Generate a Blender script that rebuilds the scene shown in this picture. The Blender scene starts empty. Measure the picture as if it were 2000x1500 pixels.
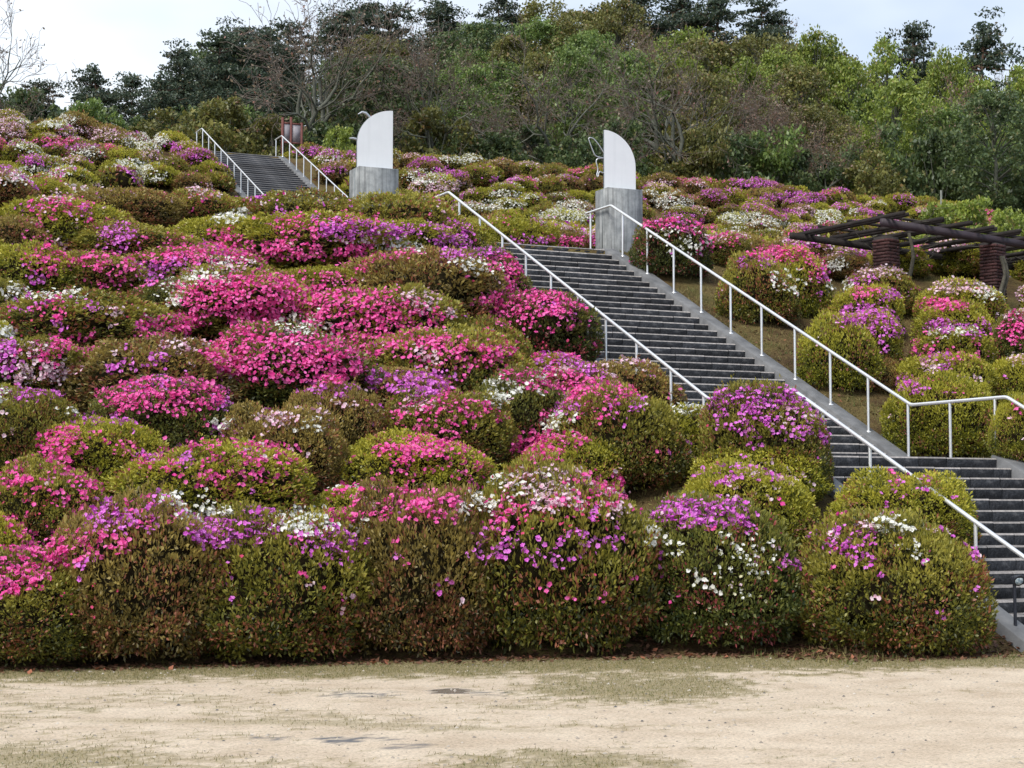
import bpy, math, random
import numpy as np
R = math.radians
rng = np.random.default_rng(7)
random.seed(7)
scene = bpy.context.scene
col = scene.collection

# ------------------------------------------------------------------ camera
F_PX = 3450.0                      # focal length in pixels of a 2000 px wide frame
PITCH = 4.0108
EYE = 1.6
cam_d = bpy.data.cameras.new('camera')
cam_d.sensor_fit = 'HORIZONTAL'; cam_d.sensor_width = 36.0
cam_d.lens = 36.0 * F_PX / 2000.0
cam_d.clip_start = 0.1; cam_d.clip_end = 3000
cam = bpy.data.objects.new('camera', cam_d); col.objects.link(cam)
cam.location = (0, 0, EYE); cam.rotation_euler = (R(90 + PITCH), 0, 0)
scene.camera = cam

# ------------------------------------------------------------------ sky, sun, exposure
SUN_EL, SUN_AZ = 50.0, -147.0      # from the left, behind the camera (degrees clockwise from the view)
world = bpy.data.worlds.new('World'); scene.world = world; world.use_nodes = True
wn, wl = world.node_tree.nodes, world.node_tree.links
wn.clear()
w_out = wn.new('ShaderNodeOutputWorld'); w_bg = wn.new('ShaderNodeBackground')
w_sky = wn.new('ShaderNodeTexSky'); w_sky.sky_type = 'NISHITA'; w_sky.sun_disc = False
w_sky.sun_elevation = R(SUN_EL); w_sky.sun_rotation = R(SUN_AZ)
w_sky.air_density = 1.0; w_sky.dust_density = 1.5; w_sky.ozone_density = 1.5
w_tc = wn.new('ShaderNodeTexCoord')
w_map = wn.new('ShaderNodeMapping'); w_map.inputs['Scale'].default_value = (1.0, 1.0, 2.2)
w_map.inputs['Location'].default_value = (0.55, 0.1, 0.3)
w_noise = wn.new('ShaderNodeTexNoise'); w_noise.inputs['Scale'].default_value = 2.3
w_noise.inputs['Detail'].default_value = 5; w_noise.inputs['Roughness'].default_value = 0.5
w_ramp = wn.new('ShaderNodeValToRGB')
w_ramp.color_ramp.elements[0].position = 0.38; w_ramp.color_ramp.elements[0].color = (2.45, 2.95, 3.7, 1)
w_ramp.color_ramp.elements[1].position = 0.60; w_ramp.color_ramp.elements[1].color = (5.2, 5.4, 5.6, 1)
w_mix = wn.new('ShaderNodeMixRGB'); w_mix.inputs[0].default_value = 0.8
wl.new(w_tc.outputs['Generated'], w_map.inputs['Vector'])
wl.new(w_map.outputs['Vector'], w_noise.inputs['Vector'])
w_sep = wn.new('ShaderNodeSeparateXYZ'); wl.new(w_tc.outputs['Generated'], w_sep.inputs[0])
w_m1 = wn.new('ShaderNodeMath'); w_m1.operation = 'MULTIPLY_ADD'; w_m1.inputs[1].default_value = -0.42
wl.new(w_sep.outputs['X'], w_m1.inputs[0]); wl.new(w_noise.outputs['Fac'], w_m1.inputs[2])
wl.new(w_m1.outputs[0], w_ramp.inputs['Fac'])
wl.new(w_sky.outputs['Color'], w_mix.inputs[1]); wl.new(w_ramp.outputs['Color'], w_mix.inputs[2])
wl.new(w_mix.outputs['Color'], w_bg.inputs['Color'])
w_bg.inputs['Strength'].default_value = 0.1
wl.new(w_bg.outputs['Background'], w_out.inputs['Surface'])
sun_d = bpy.data.lights.new('sun', 'SUN'); sun_d.energy = 1.4; sun_d.angle = R(24)
sun_d.color = (1.0, 0.965, 0.91)
sun = bpy.data.objects.new('sun', sun_d); col.objects.link(sun)
sun.rotation_euler = (R(90 - SUN_EL), 0, R(180 - SUN_AZ)); sun.location = (-20, -10, 40)
scene.view_settings.view_transform = 'Standard'; scene.view_settings.look = 'None'
scene.view_settings.exposure = 1.2; scene.view_settings.gamma = 1.0
scene.view_settings.use_curve_mapping = False
scene.render.engine = 'CYCLES'
scene.cycles.max_bounces = 6

# ------------------------------------------------------------------ helpers
def vnoise(p, seed=0):
    """value noise, p (N,2) or (N,3) -> 0..1"""
    p = np.asarray(p, float); d = p.shape[1]
    i = np.floor(p).astype(np.int64); f = p - i; f = f * f * (3 - 2 * f)
    out = np.zeros(len(p))
    for c in range(1 << d):
        w = np.ones(len(p)); h = np.full(len(p), seed * 668265263 + 374761393, dtype=np.int64)
        for k in range(d):
            b = (c >> k) & 1
            w = w * (f[:, k] if b else 1 - f[:, k])
            h = (h ^ ((i[:, k] + b) * (73856093, 19349663, 83492791)[k])) * 1274126177 & 0x7fffffff
            h = h ^ (h >> 13)
        out += w * ((h & 0xffff) / 65535.0)
    return out

def fbm(p, seed=0, n=3):
    p = np.asarray(p, float); a, s, t = 1.0, 0.0, 0.0
    for k in range(n):
        s = s + a * vnoise(p * 2 ** k, seed + k); t += a; a *= 0.5
    return s / t

def smooth(x, a, b):
    t = np.clip((x - a) / (b - a), 0, 1); return t * t * (3 - 2 * t)

def unit(v):
    return v / np.maximum(np.linalg.norm(v, axis=-1, keepdims=True), 1e-9)

class Geo:
    """collects vertices and polygons, then makes one mesh"""
    def __init__(s): s.V = []; s.F = []; s.n = 0; s.A = []; s.M = []
    def add(s, V, F, attr=None, mi=0):
        V = np.asarray(V, float).reshape(-1, 3); F = np.asarray(F, np.int64)
        s.V.append(V); s.F.append(F + s.n); s.n += len(V)
        m = len(F)
        s.A.append(np.zeros((m, 3)) if attr is None else np.asarray(attr, float).reshape(m, 3))
        s.M.append(np.full(m, mi, np.int32))
        return s
    def box(s, lo, hi, mi=0, M=None):
        x0, y0, z0 = lo; x1, y1, z1 = hi
        V = np.array([(x0,y0,z0),(x1,y0,z0),(x1,y1,z0),(x0,y1,z0),(x0,y0,z1),(x1,y0,z1),(x1,y1,z1),(x0,y1,z1)], float)
        if M is not None: V = M(V)
        return s.add(V, [(0,3,2,1),(4,5,6,7),(0,1,5,4),(1,2,6,5),(2,3,7,6),(3,0,4,7)], mi=mi)
    def tube(s, pts, rad, n=8, cap=True, mi=0, attr=None):
        pts = np.asarray(pts, float); m = len(pts)
        rad = np.full(m, rad) if np.isscalar(rad) else np.asarray(rad, float)
        d = np.zeros_like(pts); d[1:-1] = unit(pts[2:] - pts[1:-1]) + unit(pts[1:-1] - pts[:-2])
        d[0] = pts[1] - pts[0]; d[-1] = pts[-1] - pts[-2]; d = unit(d)
        ref = np.array([0.31, 0.23, 0.92]);
        if abs(np.dot(d[0], ref)) > 0.9: ref = np.array([1.0, 0.1, 0.0])
        x = unit(np.cross(d, ref)); y = np.cross(d, x)
        a = np.arange(n) * 2 * math.pi / n
        V = pts[:, None] + rad[:, None, None] * (np.cos(a)[None, :, None] * x[:, None] + np.sin(a)[None, :, None] * y[:, None])
        k = np.arange(m - 1)[:, None] * n; j = np.arange(n)[None]; j2 = (j + 1) % n
        F = np.stack([k + j, k + j2, k + n + j2, k + n + j], -1).reshape(-1, 4)
        s.add(V.reshape(-1, 3), F, mi=mi, attr=None if attr is None else np.tile(attr, (len(F), 1)))
        if cap:
            for base, p, rv in ((0, pts[0], True), ((m - 1) * n, pts[-1], False)):
                Vc = np.vstack([V.reshape(-1, 3)[base:base + n], p[None]])
                Fc = [(b, (b + 1) % n, n) if not rv else ((b + 1) % n, b, n) for b in range(n)]
                s.add(Vc, Fc, mi=mi, attr=None if attr is None else np.tile(attr, (n, 1)))
        return s
    def mesh(s, name, mats, smooth_shade=False):
        me = bpy.data.meshes.new(name)
        V = np.vstack(s.V); me.vertices.add(len(V)); me.vertices.foreach_set('co', V.ravel())
        tot = np.concatenate([np.full(len(f), f.shape[1]) for f in s.F])
        idx = np.concatenate([f.ravel() for f in s.F])
        me.loops.add(len(idx)); me.loops.foreach_set('vertex_index', idx.astype(np.int32))
        st = np.concatenate([[0], np.cumsum(tot)[:-1]])
        me.polygons.add(len(tot)); me.polygons.foreach_set('loop_start', st.astype(np.int32))
        me.polygons.foreach_set('material_index', np.concatenate(s.M))
        me.update(calc_edges=True)
        at = me.attributes.new('tint', 'FLOAT_VECTOR', 'FACE')
        at.data.foreach_set('vector', np.vstack(s.A).ravel())
        for m in mats: me.materials.append(m)
        if smooth_shade: me.polygons.foreach_set('use_smooth', np.ones(len(tot), bool))
        return me

def link(name, me, parent=None, loc=None, **props):
    o = bpy.data.objects.new(name, me); col.objects.link(o)
    if parent is not None: o.parent = parent
    if loc is not None: o.location = loc
    for k, v in props.items(): o[k] = v
    return o

def thing(name, label, cat, loc=(0, 0, 0), rz=0.0, group=None):
    o = bpy.data.objects.new(name, None); col.objects.link(o)
    o.empty_display_size = 0.2
    o.location = loc; o.rotation_euler = (0, 0, rz); o['label'] = label; o['category'] = cat
    if group: o['group'] = group
    return o

# ------------------------------------------------------------------ materials
def new_mat(name):
    m = bpy.data.materials.new(name); m.use_nodes = True
    nt = m.node_tree; nt.nodes.clear()
    out = nt.nodes.new('ShaderNodeOutputMaterial'); b = nt.nodes.new('ShaderNodeBsdfPrincipled')
    nt.links.new(b.outputs['BSDF'], out.inputs['Surface'])
    return m, nt, b, out

def ramp(nt, stops):
    r = nt.nodes.new('ShaderNodeValToRGB'); e = r.color_ramp.elements
    while len(e) < len(stops): e.new(0.5)
    for k, (p, c) in enumerate(stops): e[k].position = p; e[k].color = (*c, 1)
    return r

def noise(nt, scale, detail=4, rough=0.55, coord='Object', dist=0.0, stretch=None):
    tc = nt.nodes.new('ShaderNodeTexCoord'); n = nt.nodes.new('ShaderNodeTexNoise')
    n.inputs['Scale'].default_value = scale; n.inputs['Detail'].default_value = detail
    n.inputs['Roughness'].default_value = rough; n.inputs['Distortion'].default_value = dist
    if stretch:
        mp = nt.nodes.new('ShaderNodeMapping'); mp.inputs['Scale'].default_value = stretch
        nt.links.new(tc.outputs[coord], mp.inputs['Vector']); nt.links.new(mp.outputs['Vector'], n.inputs['Vector'])
    else: nt.links.new(tc.outputs[coord], n.inputs['Vector'])
    return n

def surf_mat(name, stops, scale, rough=0.7, bump=0.0, bscale=None, detail=5, metal=0.0, coord='Object', spec=0.4, rnd=0.0, stretch=None, bdist=0.02):
    m, nt, b, out = new_mat(name); L = nt.links
    n = noise(nt, scale, detail, coord=coord, stretch=stretch); r = ramp(nt, stops)
    L.new(n.outputs['Fac'], r.inputs['Fac']); src = r.outputs['Color']
    if rnd:
        oi = nt.nodes.new('ShaderNodeObjectInfo'); mr = nt.nodes.new('ShaderNodeMapRange')
        mr.inputs['To Min'].default_value = 1 - rnd; mr.inputs['To Max'].default_value = 1 + rnd
        L.new(oi.outputs['Random'], mr.inputs['Value'])
        mu = nt.nodes.new('ShaderNodeVectorMath'); mu.operation = 'SCALE'
        L.new(src, mu.inputs[0]); L.new(mr.outputs['Result'], mu.inputs['Scale']); src = mu.outputs['Vector']
    L.new(src, b.inputs['Base Color'])
    b.inputs['Roughness'].default_value = rough; b.inputs['Metallic'].default_value = metal
    b.inputs['Specular IOR Level'].default_value = spec
    if bump:
        n2 = noise(nt, bscale or scale * 4, 4, coord=coord); bp = nt.nodes.new('ShaderNodeBump')
        bp.inputs['Strength'].default_value = bump; bp.inputs['Distance'].default_value = bdist
        L.new(n2.outputs['Fac'], bp.inputs['Height']); L.new(bp.outputs['Normal'], b.inputs['Normal'])
    return m

def leaf_mat(name, stops, bud=(0.3, 0.09, 0.1), bud_thr=0.93, rough=0.42, trans=0.32, obj_rnd=0.16):
    """colour from per-leaf attribute: x = age (0 old leaf and painted shade .. 1 new growth), y = random, z = random"""
    m, nt, b, out = new_mat(name); L = nt.links
    at = nt.nodes.new('ShaderNodeAttribute'); at.attribute_name = 'tint'
    sp = nt.nodes.new('ShaderNodeSeparateXYZ'); L.new(at.outputs['Vector'], sp.inputs[0])
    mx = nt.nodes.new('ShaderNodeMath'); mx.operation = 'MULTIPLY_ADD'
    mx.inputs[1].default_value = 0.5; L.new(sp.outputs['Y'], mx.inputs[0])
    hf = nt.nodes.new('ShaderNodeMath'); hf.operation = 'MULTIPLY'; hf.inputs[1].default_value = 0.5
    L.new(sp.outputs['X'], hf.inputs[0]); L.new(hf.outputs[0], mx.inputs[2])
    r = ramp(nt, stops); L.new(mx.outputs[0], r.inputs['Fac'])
    gt = nt.nodes.new('ShaderNodeMath'); gt.operation = 'GREATER_THAN'; gt.inputs[1].default_value = bud_thr
    L.new(sp.outputs['Z'], gt.inputs[0])
    mix = nt.nodes.new('ShaderNodeMixRGB'); mix.inputs[2].default_value = (*bud, 1)
    L.new(gt.outputs[0], mix.inputs[0]); L.new(r.outputs['Color'], mix.inputs[1])
    oi = nt.nodes.new('ShaderNodeObjectInfo'); hs = nt.nodes.new('ShaderNodeHueSaturation')
    mr = nt.nodes.new('ShaderNodeMapRange'); mr.inputs['To Min'].default_value = 1 - obj_rnd; mr.inputs['To Max'].default_value = 1 + obj_rnd
    L.new(oi.outputs['Random'], mr.inputs['Value']); L.new(mr.outputs['Result'], hs.inputs['Value'])
    L.new(mix.outputs['Color'], hs.inputs['Color'])
    L.new(hs.outputs['Color'], b.inputs['Base Color']); b.inputs['Roughness'].default_value = rough
    b.inputs['Specular IOR Level'].default_value = 0.45
    tr = nt.nodes.new('ShaderNodeBsdfTranslucent'); L.new(hs.outputs['Color'], tr.inputs['Color'])
    ms = nt.nodes.new('ShaderNodeMixShader'); ms.inputs[0].default_value = trans
    L.new(b.outputs['BSDF'], ms.inputs[1]); L.new(tr.outputs['BSDF'], ms.inputs[2])
    L.new(ms.outputs['Shader'], out.inputs['Surface'])
    return m

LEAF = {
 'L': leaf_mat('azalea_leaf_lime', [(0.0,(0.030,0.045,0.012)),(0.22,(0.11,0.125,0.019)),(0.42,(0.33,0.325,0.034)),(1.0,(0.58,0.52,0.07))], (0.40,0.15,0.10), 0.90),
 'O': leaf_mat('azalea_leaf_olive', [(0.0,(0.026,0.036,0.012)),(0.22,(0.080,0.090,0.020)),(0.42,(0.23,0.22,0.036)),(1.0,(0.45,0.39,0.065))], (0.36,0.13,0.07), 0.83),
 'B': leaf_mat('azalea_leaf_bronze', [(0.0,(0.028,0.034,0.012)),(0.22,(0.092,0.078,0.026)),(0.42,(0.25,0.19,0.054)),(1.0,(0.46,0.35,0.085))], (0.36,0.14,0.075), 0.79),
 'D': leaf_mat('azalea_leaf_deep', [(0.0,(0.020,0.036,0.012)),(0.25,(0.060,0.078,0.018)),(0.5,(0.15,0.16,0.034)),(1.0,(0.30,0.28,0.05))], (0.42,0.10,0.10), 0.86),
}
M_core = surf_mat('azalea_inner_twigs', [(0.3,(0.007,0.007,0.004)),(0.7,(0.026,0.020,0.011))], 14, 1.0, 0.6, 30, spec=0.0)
M_stem = surf_mat('azalea_bark', [(0.3,(0.10,0.095,0.08)),(0.7,(0.24,0.23,0.20))], 20, 0.85, 0.4, 40)

def petal_mat(name, c0, c1, trans=0.3):
    m, nt, b, out = new_mat(name); L = nt.links
    at = nt.nodes.new('ShaderNodeAttribute'); at.attribute_name = 'tint'
    sp = nt.nodes.new('ShaderNodeSeparateXYZ'); L.new(at.outputs['Vector'], sp.inputs[0])
    r = ramp(nt, [(0.0, c0), (1.0, c1)]); L.new(sp.outputs['X'], r.inputs['Fac'])
    L.new(r.outputs['Color'], b.inputs['Base Color']); b.inputs['Roughness'].default_value = 0.6
    b.inputs['Specular IOR Level'].default_value = 0.2
    tr = nt.nodes.new('ShaderNodeBsdfTranslucent'); L.new(r.outputs['Color'], tr.inputs['Color'])
    ms = nt.nodes.new('ShaderNodeMixShader'); ms.inputs[0].default_value = trans
    L.new(b.outputs['BSDF'], ms.inputs[1]); L.new(tr.outputs['BSDF'], ms.inputs[2]); L.new(ms.outputs['Shader'], out.inputs['Surface'])
    return m
PETAL = {
 'H': petal_mat('petal_hot_pink', (0.78,0.035,0.30), (0.93,0.20,0.54)),
 'P': petal_mat('petal_orchid_purple', (0.56,0.05,0.48), (0.84,0.28,0.79)),
 'W': petal_mat('petal_white', (0.74,0.75,0.64), (0.92,0.91,0.88)),
 'K': petal_mat('petal_pale_pink', (0.70,0.32,0.48), (0.86,0.72,0.77)),
 'C': petal_mat('petal_crimson', (0.52,0.03,0.10), (0.76,0.10,0.24)),
 'Y': petal_mat('petal_cream_bud', (0.60,0.55,0.30), (0.76,0.72,0.50)),
}
COLNAME = {'H': 'pink_blossoms', 'P': 'purple_blossoms', 'W': 'white_blossoms', 'K': 'pale_pink_blossoms', 'C': 'crimson_blossoms', 'Y': 'cream_buds'}
COLWORD = {'H': 'hot pink', 'P': 'orchid purple', 'W': 'white', 'K': 'pale pink', 'C': 'crimson', 'Y': 'cream budded'}

M_stone = surf_mat('step_rock_face', [(0.25,(0.014,0.015,0.018)),(0.55,(0.034,0.037,0.043)),(0.85,(0.11,0.11,0.115))], 9, 0.7, 1.0, 26, rnd=0.45, spec=0.25, bdist=0.03, coord='Object')
M_tread = surf_mat('step_worn_edge', [(0.3,(0.165,0.15,0.142)),(0.7,(0.38,0.345,0.32))], 6, 0.6, 0.3, 40, rnd=0.25)
M_treadfar = surf_mat('far_step_edge', [(0.3,(0.085,0.082,0.082)),(0.7,(0.20,0.185,0.178))], 6, 0.6, rnd=0.2)
M_mortar = surf_mat('step_mortar', [(0.3,(0.04,0.04,0.04)),(0.7,(0.08,0.08,0.078))], 8, 0.9, 0.4, 30)
M_conc = surf_mat('kerb_concrete', [(0.3,(0.10,0.102,0.105)),(0.5,(0.15,0.152,0.156)),(0.75,(0.22,0.22,0.22))], 3, 0.8, 0.35, 60, spec=.25)
def stained(name, stops, scale, streak, rough, bump):
    m, nt, b, out = new_mat(name); L = nt.links
    n1 = noise(nt, scale, 6, .6); r1 = ramp(nt, stops); L.new(n1.outputs['Fac'], r1.inputs['Fac'])
    n2 = noise(nt, 1.0, 4, .6, stretch=(16, 16, .7)); r2 = ramp(nt, [(.36, (1 - streak,) * 3), (.56, (1.0, 1.0, 1.0))]); L.new(n2.outputs['Fac'], r2.inputs['Fac'])
    mm = nt.nodes.new('ShaderNodeMixRGB'); mm.blend_type = 'MULTIPLY'; mm.inputs[0].default_value = 1
    L.new(r1.outputs['Color'], mm.inputs[1]); L.new(r2.outputs['Color'], mm.inputs[2]); L.new(mm.outputs['Color'], b.inputs['Base Color'])
    b.inputs['Roughness'].default_value = rough; n3 = noise(nt, 70, 4); bp = nt.nodes.new('ShaderNodeBump'); bp.inputs['Strength'].default_value = bump; bp.inputs['Distance'].default_value = .02
    L.new(n3.outputs['Fac'], bp.inputs['Height']); L.new(bp.outputs['Normal'], b.inputs['Normal'])
    return m
M_plinth = stained('plinth_concrete', [(0.3,(0.17,0.182,0.185)),(0.5,(0.27,0.283,0.285)),(0.72,(0.40,0.41,0.405))], 5, .42, .8, .3)
M_panel = stained('panel_white_paint', [(0.3,(0.80,0.815,0.83)),(0.7,(0.86,0.87,0.88))], 2, .04, .45, .02)
M_paneledge = surf_mat('panel_edge_metal', [(0.3,(0.10,0.12,0.13)),(0.7,(0.2,0.22,0.23))], 8, 0.5, metal=0.4)
M_steel = surf_mat('handrail_steel', [(0.3,(0.72,0.73,0.74)),(0.7,(0.82,0.83,0.84))], 4, 0.28, metal=0.55)
M_wire = surf_mat('ornament_steel', [(0.3,(0.55,0.56,0.57)),(0.7,(0.7,0.71,0.72))], 8, 0.35, metal=0.7)
M_timber = surf_mat('pergola_timber', [(0.3,(0.010,0.008,0.007)),(0.6,(0.024,0.018,0.016)),(0.85,(0.06,0.05,0.045))], 5, 0.85, 0.5, 30, stretch=(1,1,6))
M_beam = surf_mat('pergola_steel_beam', [(0.3,(0.030,0.021,0.027)),(0.7,(0.052,0.038,0.047))], 4, 0.6, 0.2, 30)
M_brick = surf_mat('pergola_brick', [(0.25,(0.022,0.009,0.010)),(0.55,(0.058,0.021,0.020)),(0.85,(0.10,0.045,0.040))], 9, 0.75, 0.5, 40, rnd=0.4)
M_brickmortar = surf_mat('pergola_mortar', [(0.3,(0.02,0.017,0.016)),(0.7,(0.045,0.038,0.036))], 12, 0.9)
M_vine = surf_mat('vine_bark', [(0.3,(0.05,0.045,0.032)),(0.7,(0.13,0.12,0.09))], 9, 0.85, 0.5, 30)
M_redwood = surf_mat('board_red_wood', [(0.3,(0.10,0.03,0.025)),(0.7,(0.17,0.055,0.045))], 5, 0.7, 0.2, 40)
M_board = surf_mat('board_grey_sheet', [(0.3,(0.22,0.2,0.22)),(0.7,(0.34,0.32,0.34))], 5, 0.5)
M_signwood = surf_mat('sign_pale_wood', [(0.3,(0.42,0.29,0.17)),(0.7,(0.56,0.42,0.27))], 6, 0.7, 0.2, 30)
M_greypost = surf_mat('sign_grey_post', [(0.3,(0.20,0.21,0.19)),(0.7,(0.31,0.32,0.29))], 7, 0.75, 0.3, 30)
M_black = surf_mat('lamp_dark_metal', [(0.3,(0.012,0.014,0.022)),(0.7,(0.03,0.033,0.045))], 9, 0.45)
M_lens = surf_mat('lamp_lens', [(0.4,(0.22,0.30,0.36)),(0.62,(0.62,0.68,0.70))], 26, 0.15, spec=0.6)

# ------------------------------------------------------------------ the lie of the land
AZ = R(24.8452)
A2 = np.array([-math.sin(AZ), math.cos(AZ)])        # uphill, along the stairs
E2 = np.array([-math.cos(AZ), -math.sin(AZ)])       # along a step, towards the left
O2 = np.array([1.9304, 36.5113])                    # right end of the top nosing of the main flight
TOPZ = 5.3701 + EYE
RISE, TREAD = 0.15, 0.3163
U0 = float(A2 @ O2)
N_UP, N_LOW = 31, 15
LAND = 2.5934
SL = RISE / TREAD
RAIL_R, RAIL_L, RAIL_H = -0.164, 3.518, 0.934
STEP_W = 3.36
U_land_b = U0 - 30 * TREAD; U_land_f = U_land_b - LAND
Z_land = TOPZ - 31 * RISE
U_foot = U_land_f - 15 * TREAD
C_S, C_DW, C_Z = -43.449, 6.5766, 10.414            # far flight: top nosing
UC = U0 - C_S; ZC = TOPZ + C_Z
N_C = 43

def SW(s, w, z=0.0):
    """s metres down the stairs from the top nosing of the main flight, w metres to the left, world height z"""
    p = O2 - A2 * s + E2 * w
    return np.array([p[0], p[1], z])

def proj(P):
    P = np.asarray(P, float); t = R(PITCH)
    y = P[..., 1]; z = P[..., 2] - EYE
    d = y * math.cos(t) + z * math.sin(t); u = -y * math.sin(t) + z * math.cos(t)
    return np.stack([1000 + F_PX * P[..., 0] / d, 750 - F_PX * u / d], -1)

def ray(px, py):
    t = R(PITCH); X = (px - 1000) / F_PX; U = (750 - py) / F_PX
    v = np.array([X, math.cos(t) - U * math.sin(t), math.sin(t) + U * math.cos(t)])
    return v / v[1]

def at_y(px, py, D):
    r = ray(px, py); return np.array([r[0] * D, D, EYE + r[2] * D])

PROF_U = [-400, U_foot, U_land_f, U_land_b, U0, 35, 48, 62, UC, 80, 600]
PROF_Z = [0, 0, Z_land, Z_land, TOPZ, TOPZ + 0.03, 9.3, 10.9, ZC, ZC + 0.06, ZC + 0.1]
def terrain(x, y):
    x = np.asarray(x, float); y = np.asarray(y, float)
    u = A2[0] * x + A2[1] * y
    w = E2[0] * (x - O2[0]) + E2[1] * (y - O2[1])
    z1 = np.interp(u, PROF_U, PROF_Z)
    wl_ = np.clip(w, 3.6, 24)
    uf = np.where(w > 0, 16.3 + 0.2 * (wl_ - 4.6), U_foot)
    z2 = np.where(u < U0, np.clip((u - uf) / (U0 - uf), 0, 1) * TOPZ, z1)
    b = np.where(w > 1.5, smooth(w, 3.9, 6.5), smooth(-w, 2.5, 6.5))
    z = z1 * (1 - b) + z2 * b
    px = 1000 + F_PX * x / np.maximum(y, 1)
    k = np.interp(px, [-600, 0, 300, 600, 900, 1400, 1700, 2400], [.05, .06, .12, .27, .33, .34, .25, .22])
    z = z + k * np.clip(u - 84, 0, 95) * np.where(y > 20, 1, 0)
    n = fbm(np.stack([x, y], -1).reshape(-1, 2) * 0.7, 5, 3).reshape(x.shape) - 0.5
    z = z + n * 0.16 * smooth(z, 0.1, 0.8)
    return z

def terrain_c(x, y):
    """ground sheet: sunk under the stairs"""
    z = terrain(x, y)
    u = A2[0] * x + A2[1] * y; w = E2[0] * (x - O2[0]) + E2[1] * (y - O2[1])
    z1 = np.interp(u, PROF_U, PROF_Z)
    near = (w > -0.8) & (w < 4.2) & (u > U_foot - 0.4) & (u < U0 + 0.1)
    z = np.where(near, z1 - 0.03, z)
    z = np.where((w > -0.29) & (w < 3.66) & (u > U_foot + 0.05) & (u < U0 - 0.02), z1 - 0.75, z)
    near = (w > -C_DW - 0.8) & (w < -C_DW + 4.4) & (u > UC - 14) & (u < UC + 0.1)
    z = np.where(near, z1 - 0.03, z)
    z = np.where((w > -C_DW - 0.13) & (w < -C_DW + 3.80) & (u > UC - 13.4) & (u < UC - 0.02), z1 - 0.75, z)
    return z

def hit(px, py):
    """where the view ray through a photo pixel meets the ground"""
    r = ray(px, py); D = np.concatenate([np.arange(8, 60, 0.02), np.arange(60, 160, 0.1)])
    g = terrain(r[0] * D, D); h = EYE + r[2] * D
    i = np.argmax(h < g)
    return np.array([r[0] * D[i], D[i], g[i]])

def wu(x, y):
    return (A2[0] * x + A2[1] * y, E2[0] * (x - O2[0]) + E2[1] * (y - O2[1]))

# ---- ground sheet, laid out on a grid that follows the stairs
gu = np.concatenate([np.arange(-120, 8, 8), np.arange(8, 14, 0.5), np.arange(14, 36, 0.25), np.arange(36, 84, 0.6), np.arange(84, 200, 4), np.arange(200, 1500, 60)])
gu = np.unique(np.concatenate([gu, [U_foot + 0.04, U_foot + 0.06, U0 - 0.03, U0 - 0.01, UC - 13.41, UC - 13.39, UC - 0.03, UC - 0.01]]))
gw = np.concatenate([np.arange(-900, -120, 60), np.arange(-120, -40, 5), np.arange(-40, -12, 1.0), np.arange(-12, 24, 0.3), np.arange(24, 60, 1.5), np.arange(60, 120, 5), np.arange(120, 900, 60)])
gw = np.unique(np.concatenate([gw, [-0.30, -0.285, 3.655, 3.67, -C_DW - 0.14, -C_DW - 0.125, -C_DW + 3.795, -C_DW + 3.81]]))
GU, GW = np.meshgrid(gu, gw, indexing='ij')
GX = O2[0] + A2[0] * (GU - U0) + E2[0] * GW; GY = O2[1] + A2[1] * (GU - U0) + E2[1] * GW
GZ = terrain_c(GX, GY)
nu, nw = GU.shape
ii = np.arange(nu - 1)[:, None] * nw + np.arange(nw - 1)[None]
Fg = np.stack([ii, ii + nw, ii + nw + 1, ii + 1], -1).reshape(-1, 4)
fc = (GZ[:-1, :-1] + GZ[1:, 1:]).ravel() / 2
ga = np.zeros((len(Fg), 3)); ga[:, 0] = smooth(fc, 0.005, 0.03)
M_soil, nt, b, out = new_mat('hillside_soil_and_dry_grass'); L = nt.links
n1 = noise(nt, 0.9, 5, 0.6); r1 = ramp(nt, [(0.32,(0.052,0.032,0.020)),(0.47,(0.135,0.095,0.045)),(0.58,(0.17,0.135,0.055)),(0.72,(0.105,0.105,0.035))])
L.new(n1.outputs['Fac'], r1.inputs['Fac'])
n2 = noise(nt, 22, 4, 0.7); r2 = ramp(nt, [(0.3,(0.45,0.42,0.40)),(0.7,(1.25,1.2,1.1))]); L.new(n2.outputs['Fac'], r2.inputs['Fac'])
mm = nt.nodes.new('ShaderNodeMixRGB'); mm.blend_type = 'MULTIPLY'; mm.inputs[0].default_value = 1
L.new(r1.outputs['Color'], mm.inputs[1]); L.new(r2.outputs['Color'], mm.inputs[2]); L.new(mm.outputs['Color'], b.inputs['Base Color'])
b.inputs['Roughness'].default_value = 0.95; b.inputs['Specular IOR Level'].default_value = 0.15
bp = nt.nodes.new('ShaderNodeBump'); bp.inputs['Distance'].default_value = 0.06; bp.inputs['Strength'].default_value = 0.9
L.new(n2.outputs['Fac'], bp.inputs['Height']); L.new(bp.outputs['Normal'], b.inputs['Normal'])
g = Geo(); g.add(np.stack([GX, GY, GZ], -1).reshape(-1, 3), Fg, ga)
link('ground', g.mesh('ground', [M_soil]), kind='structure')

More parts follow.
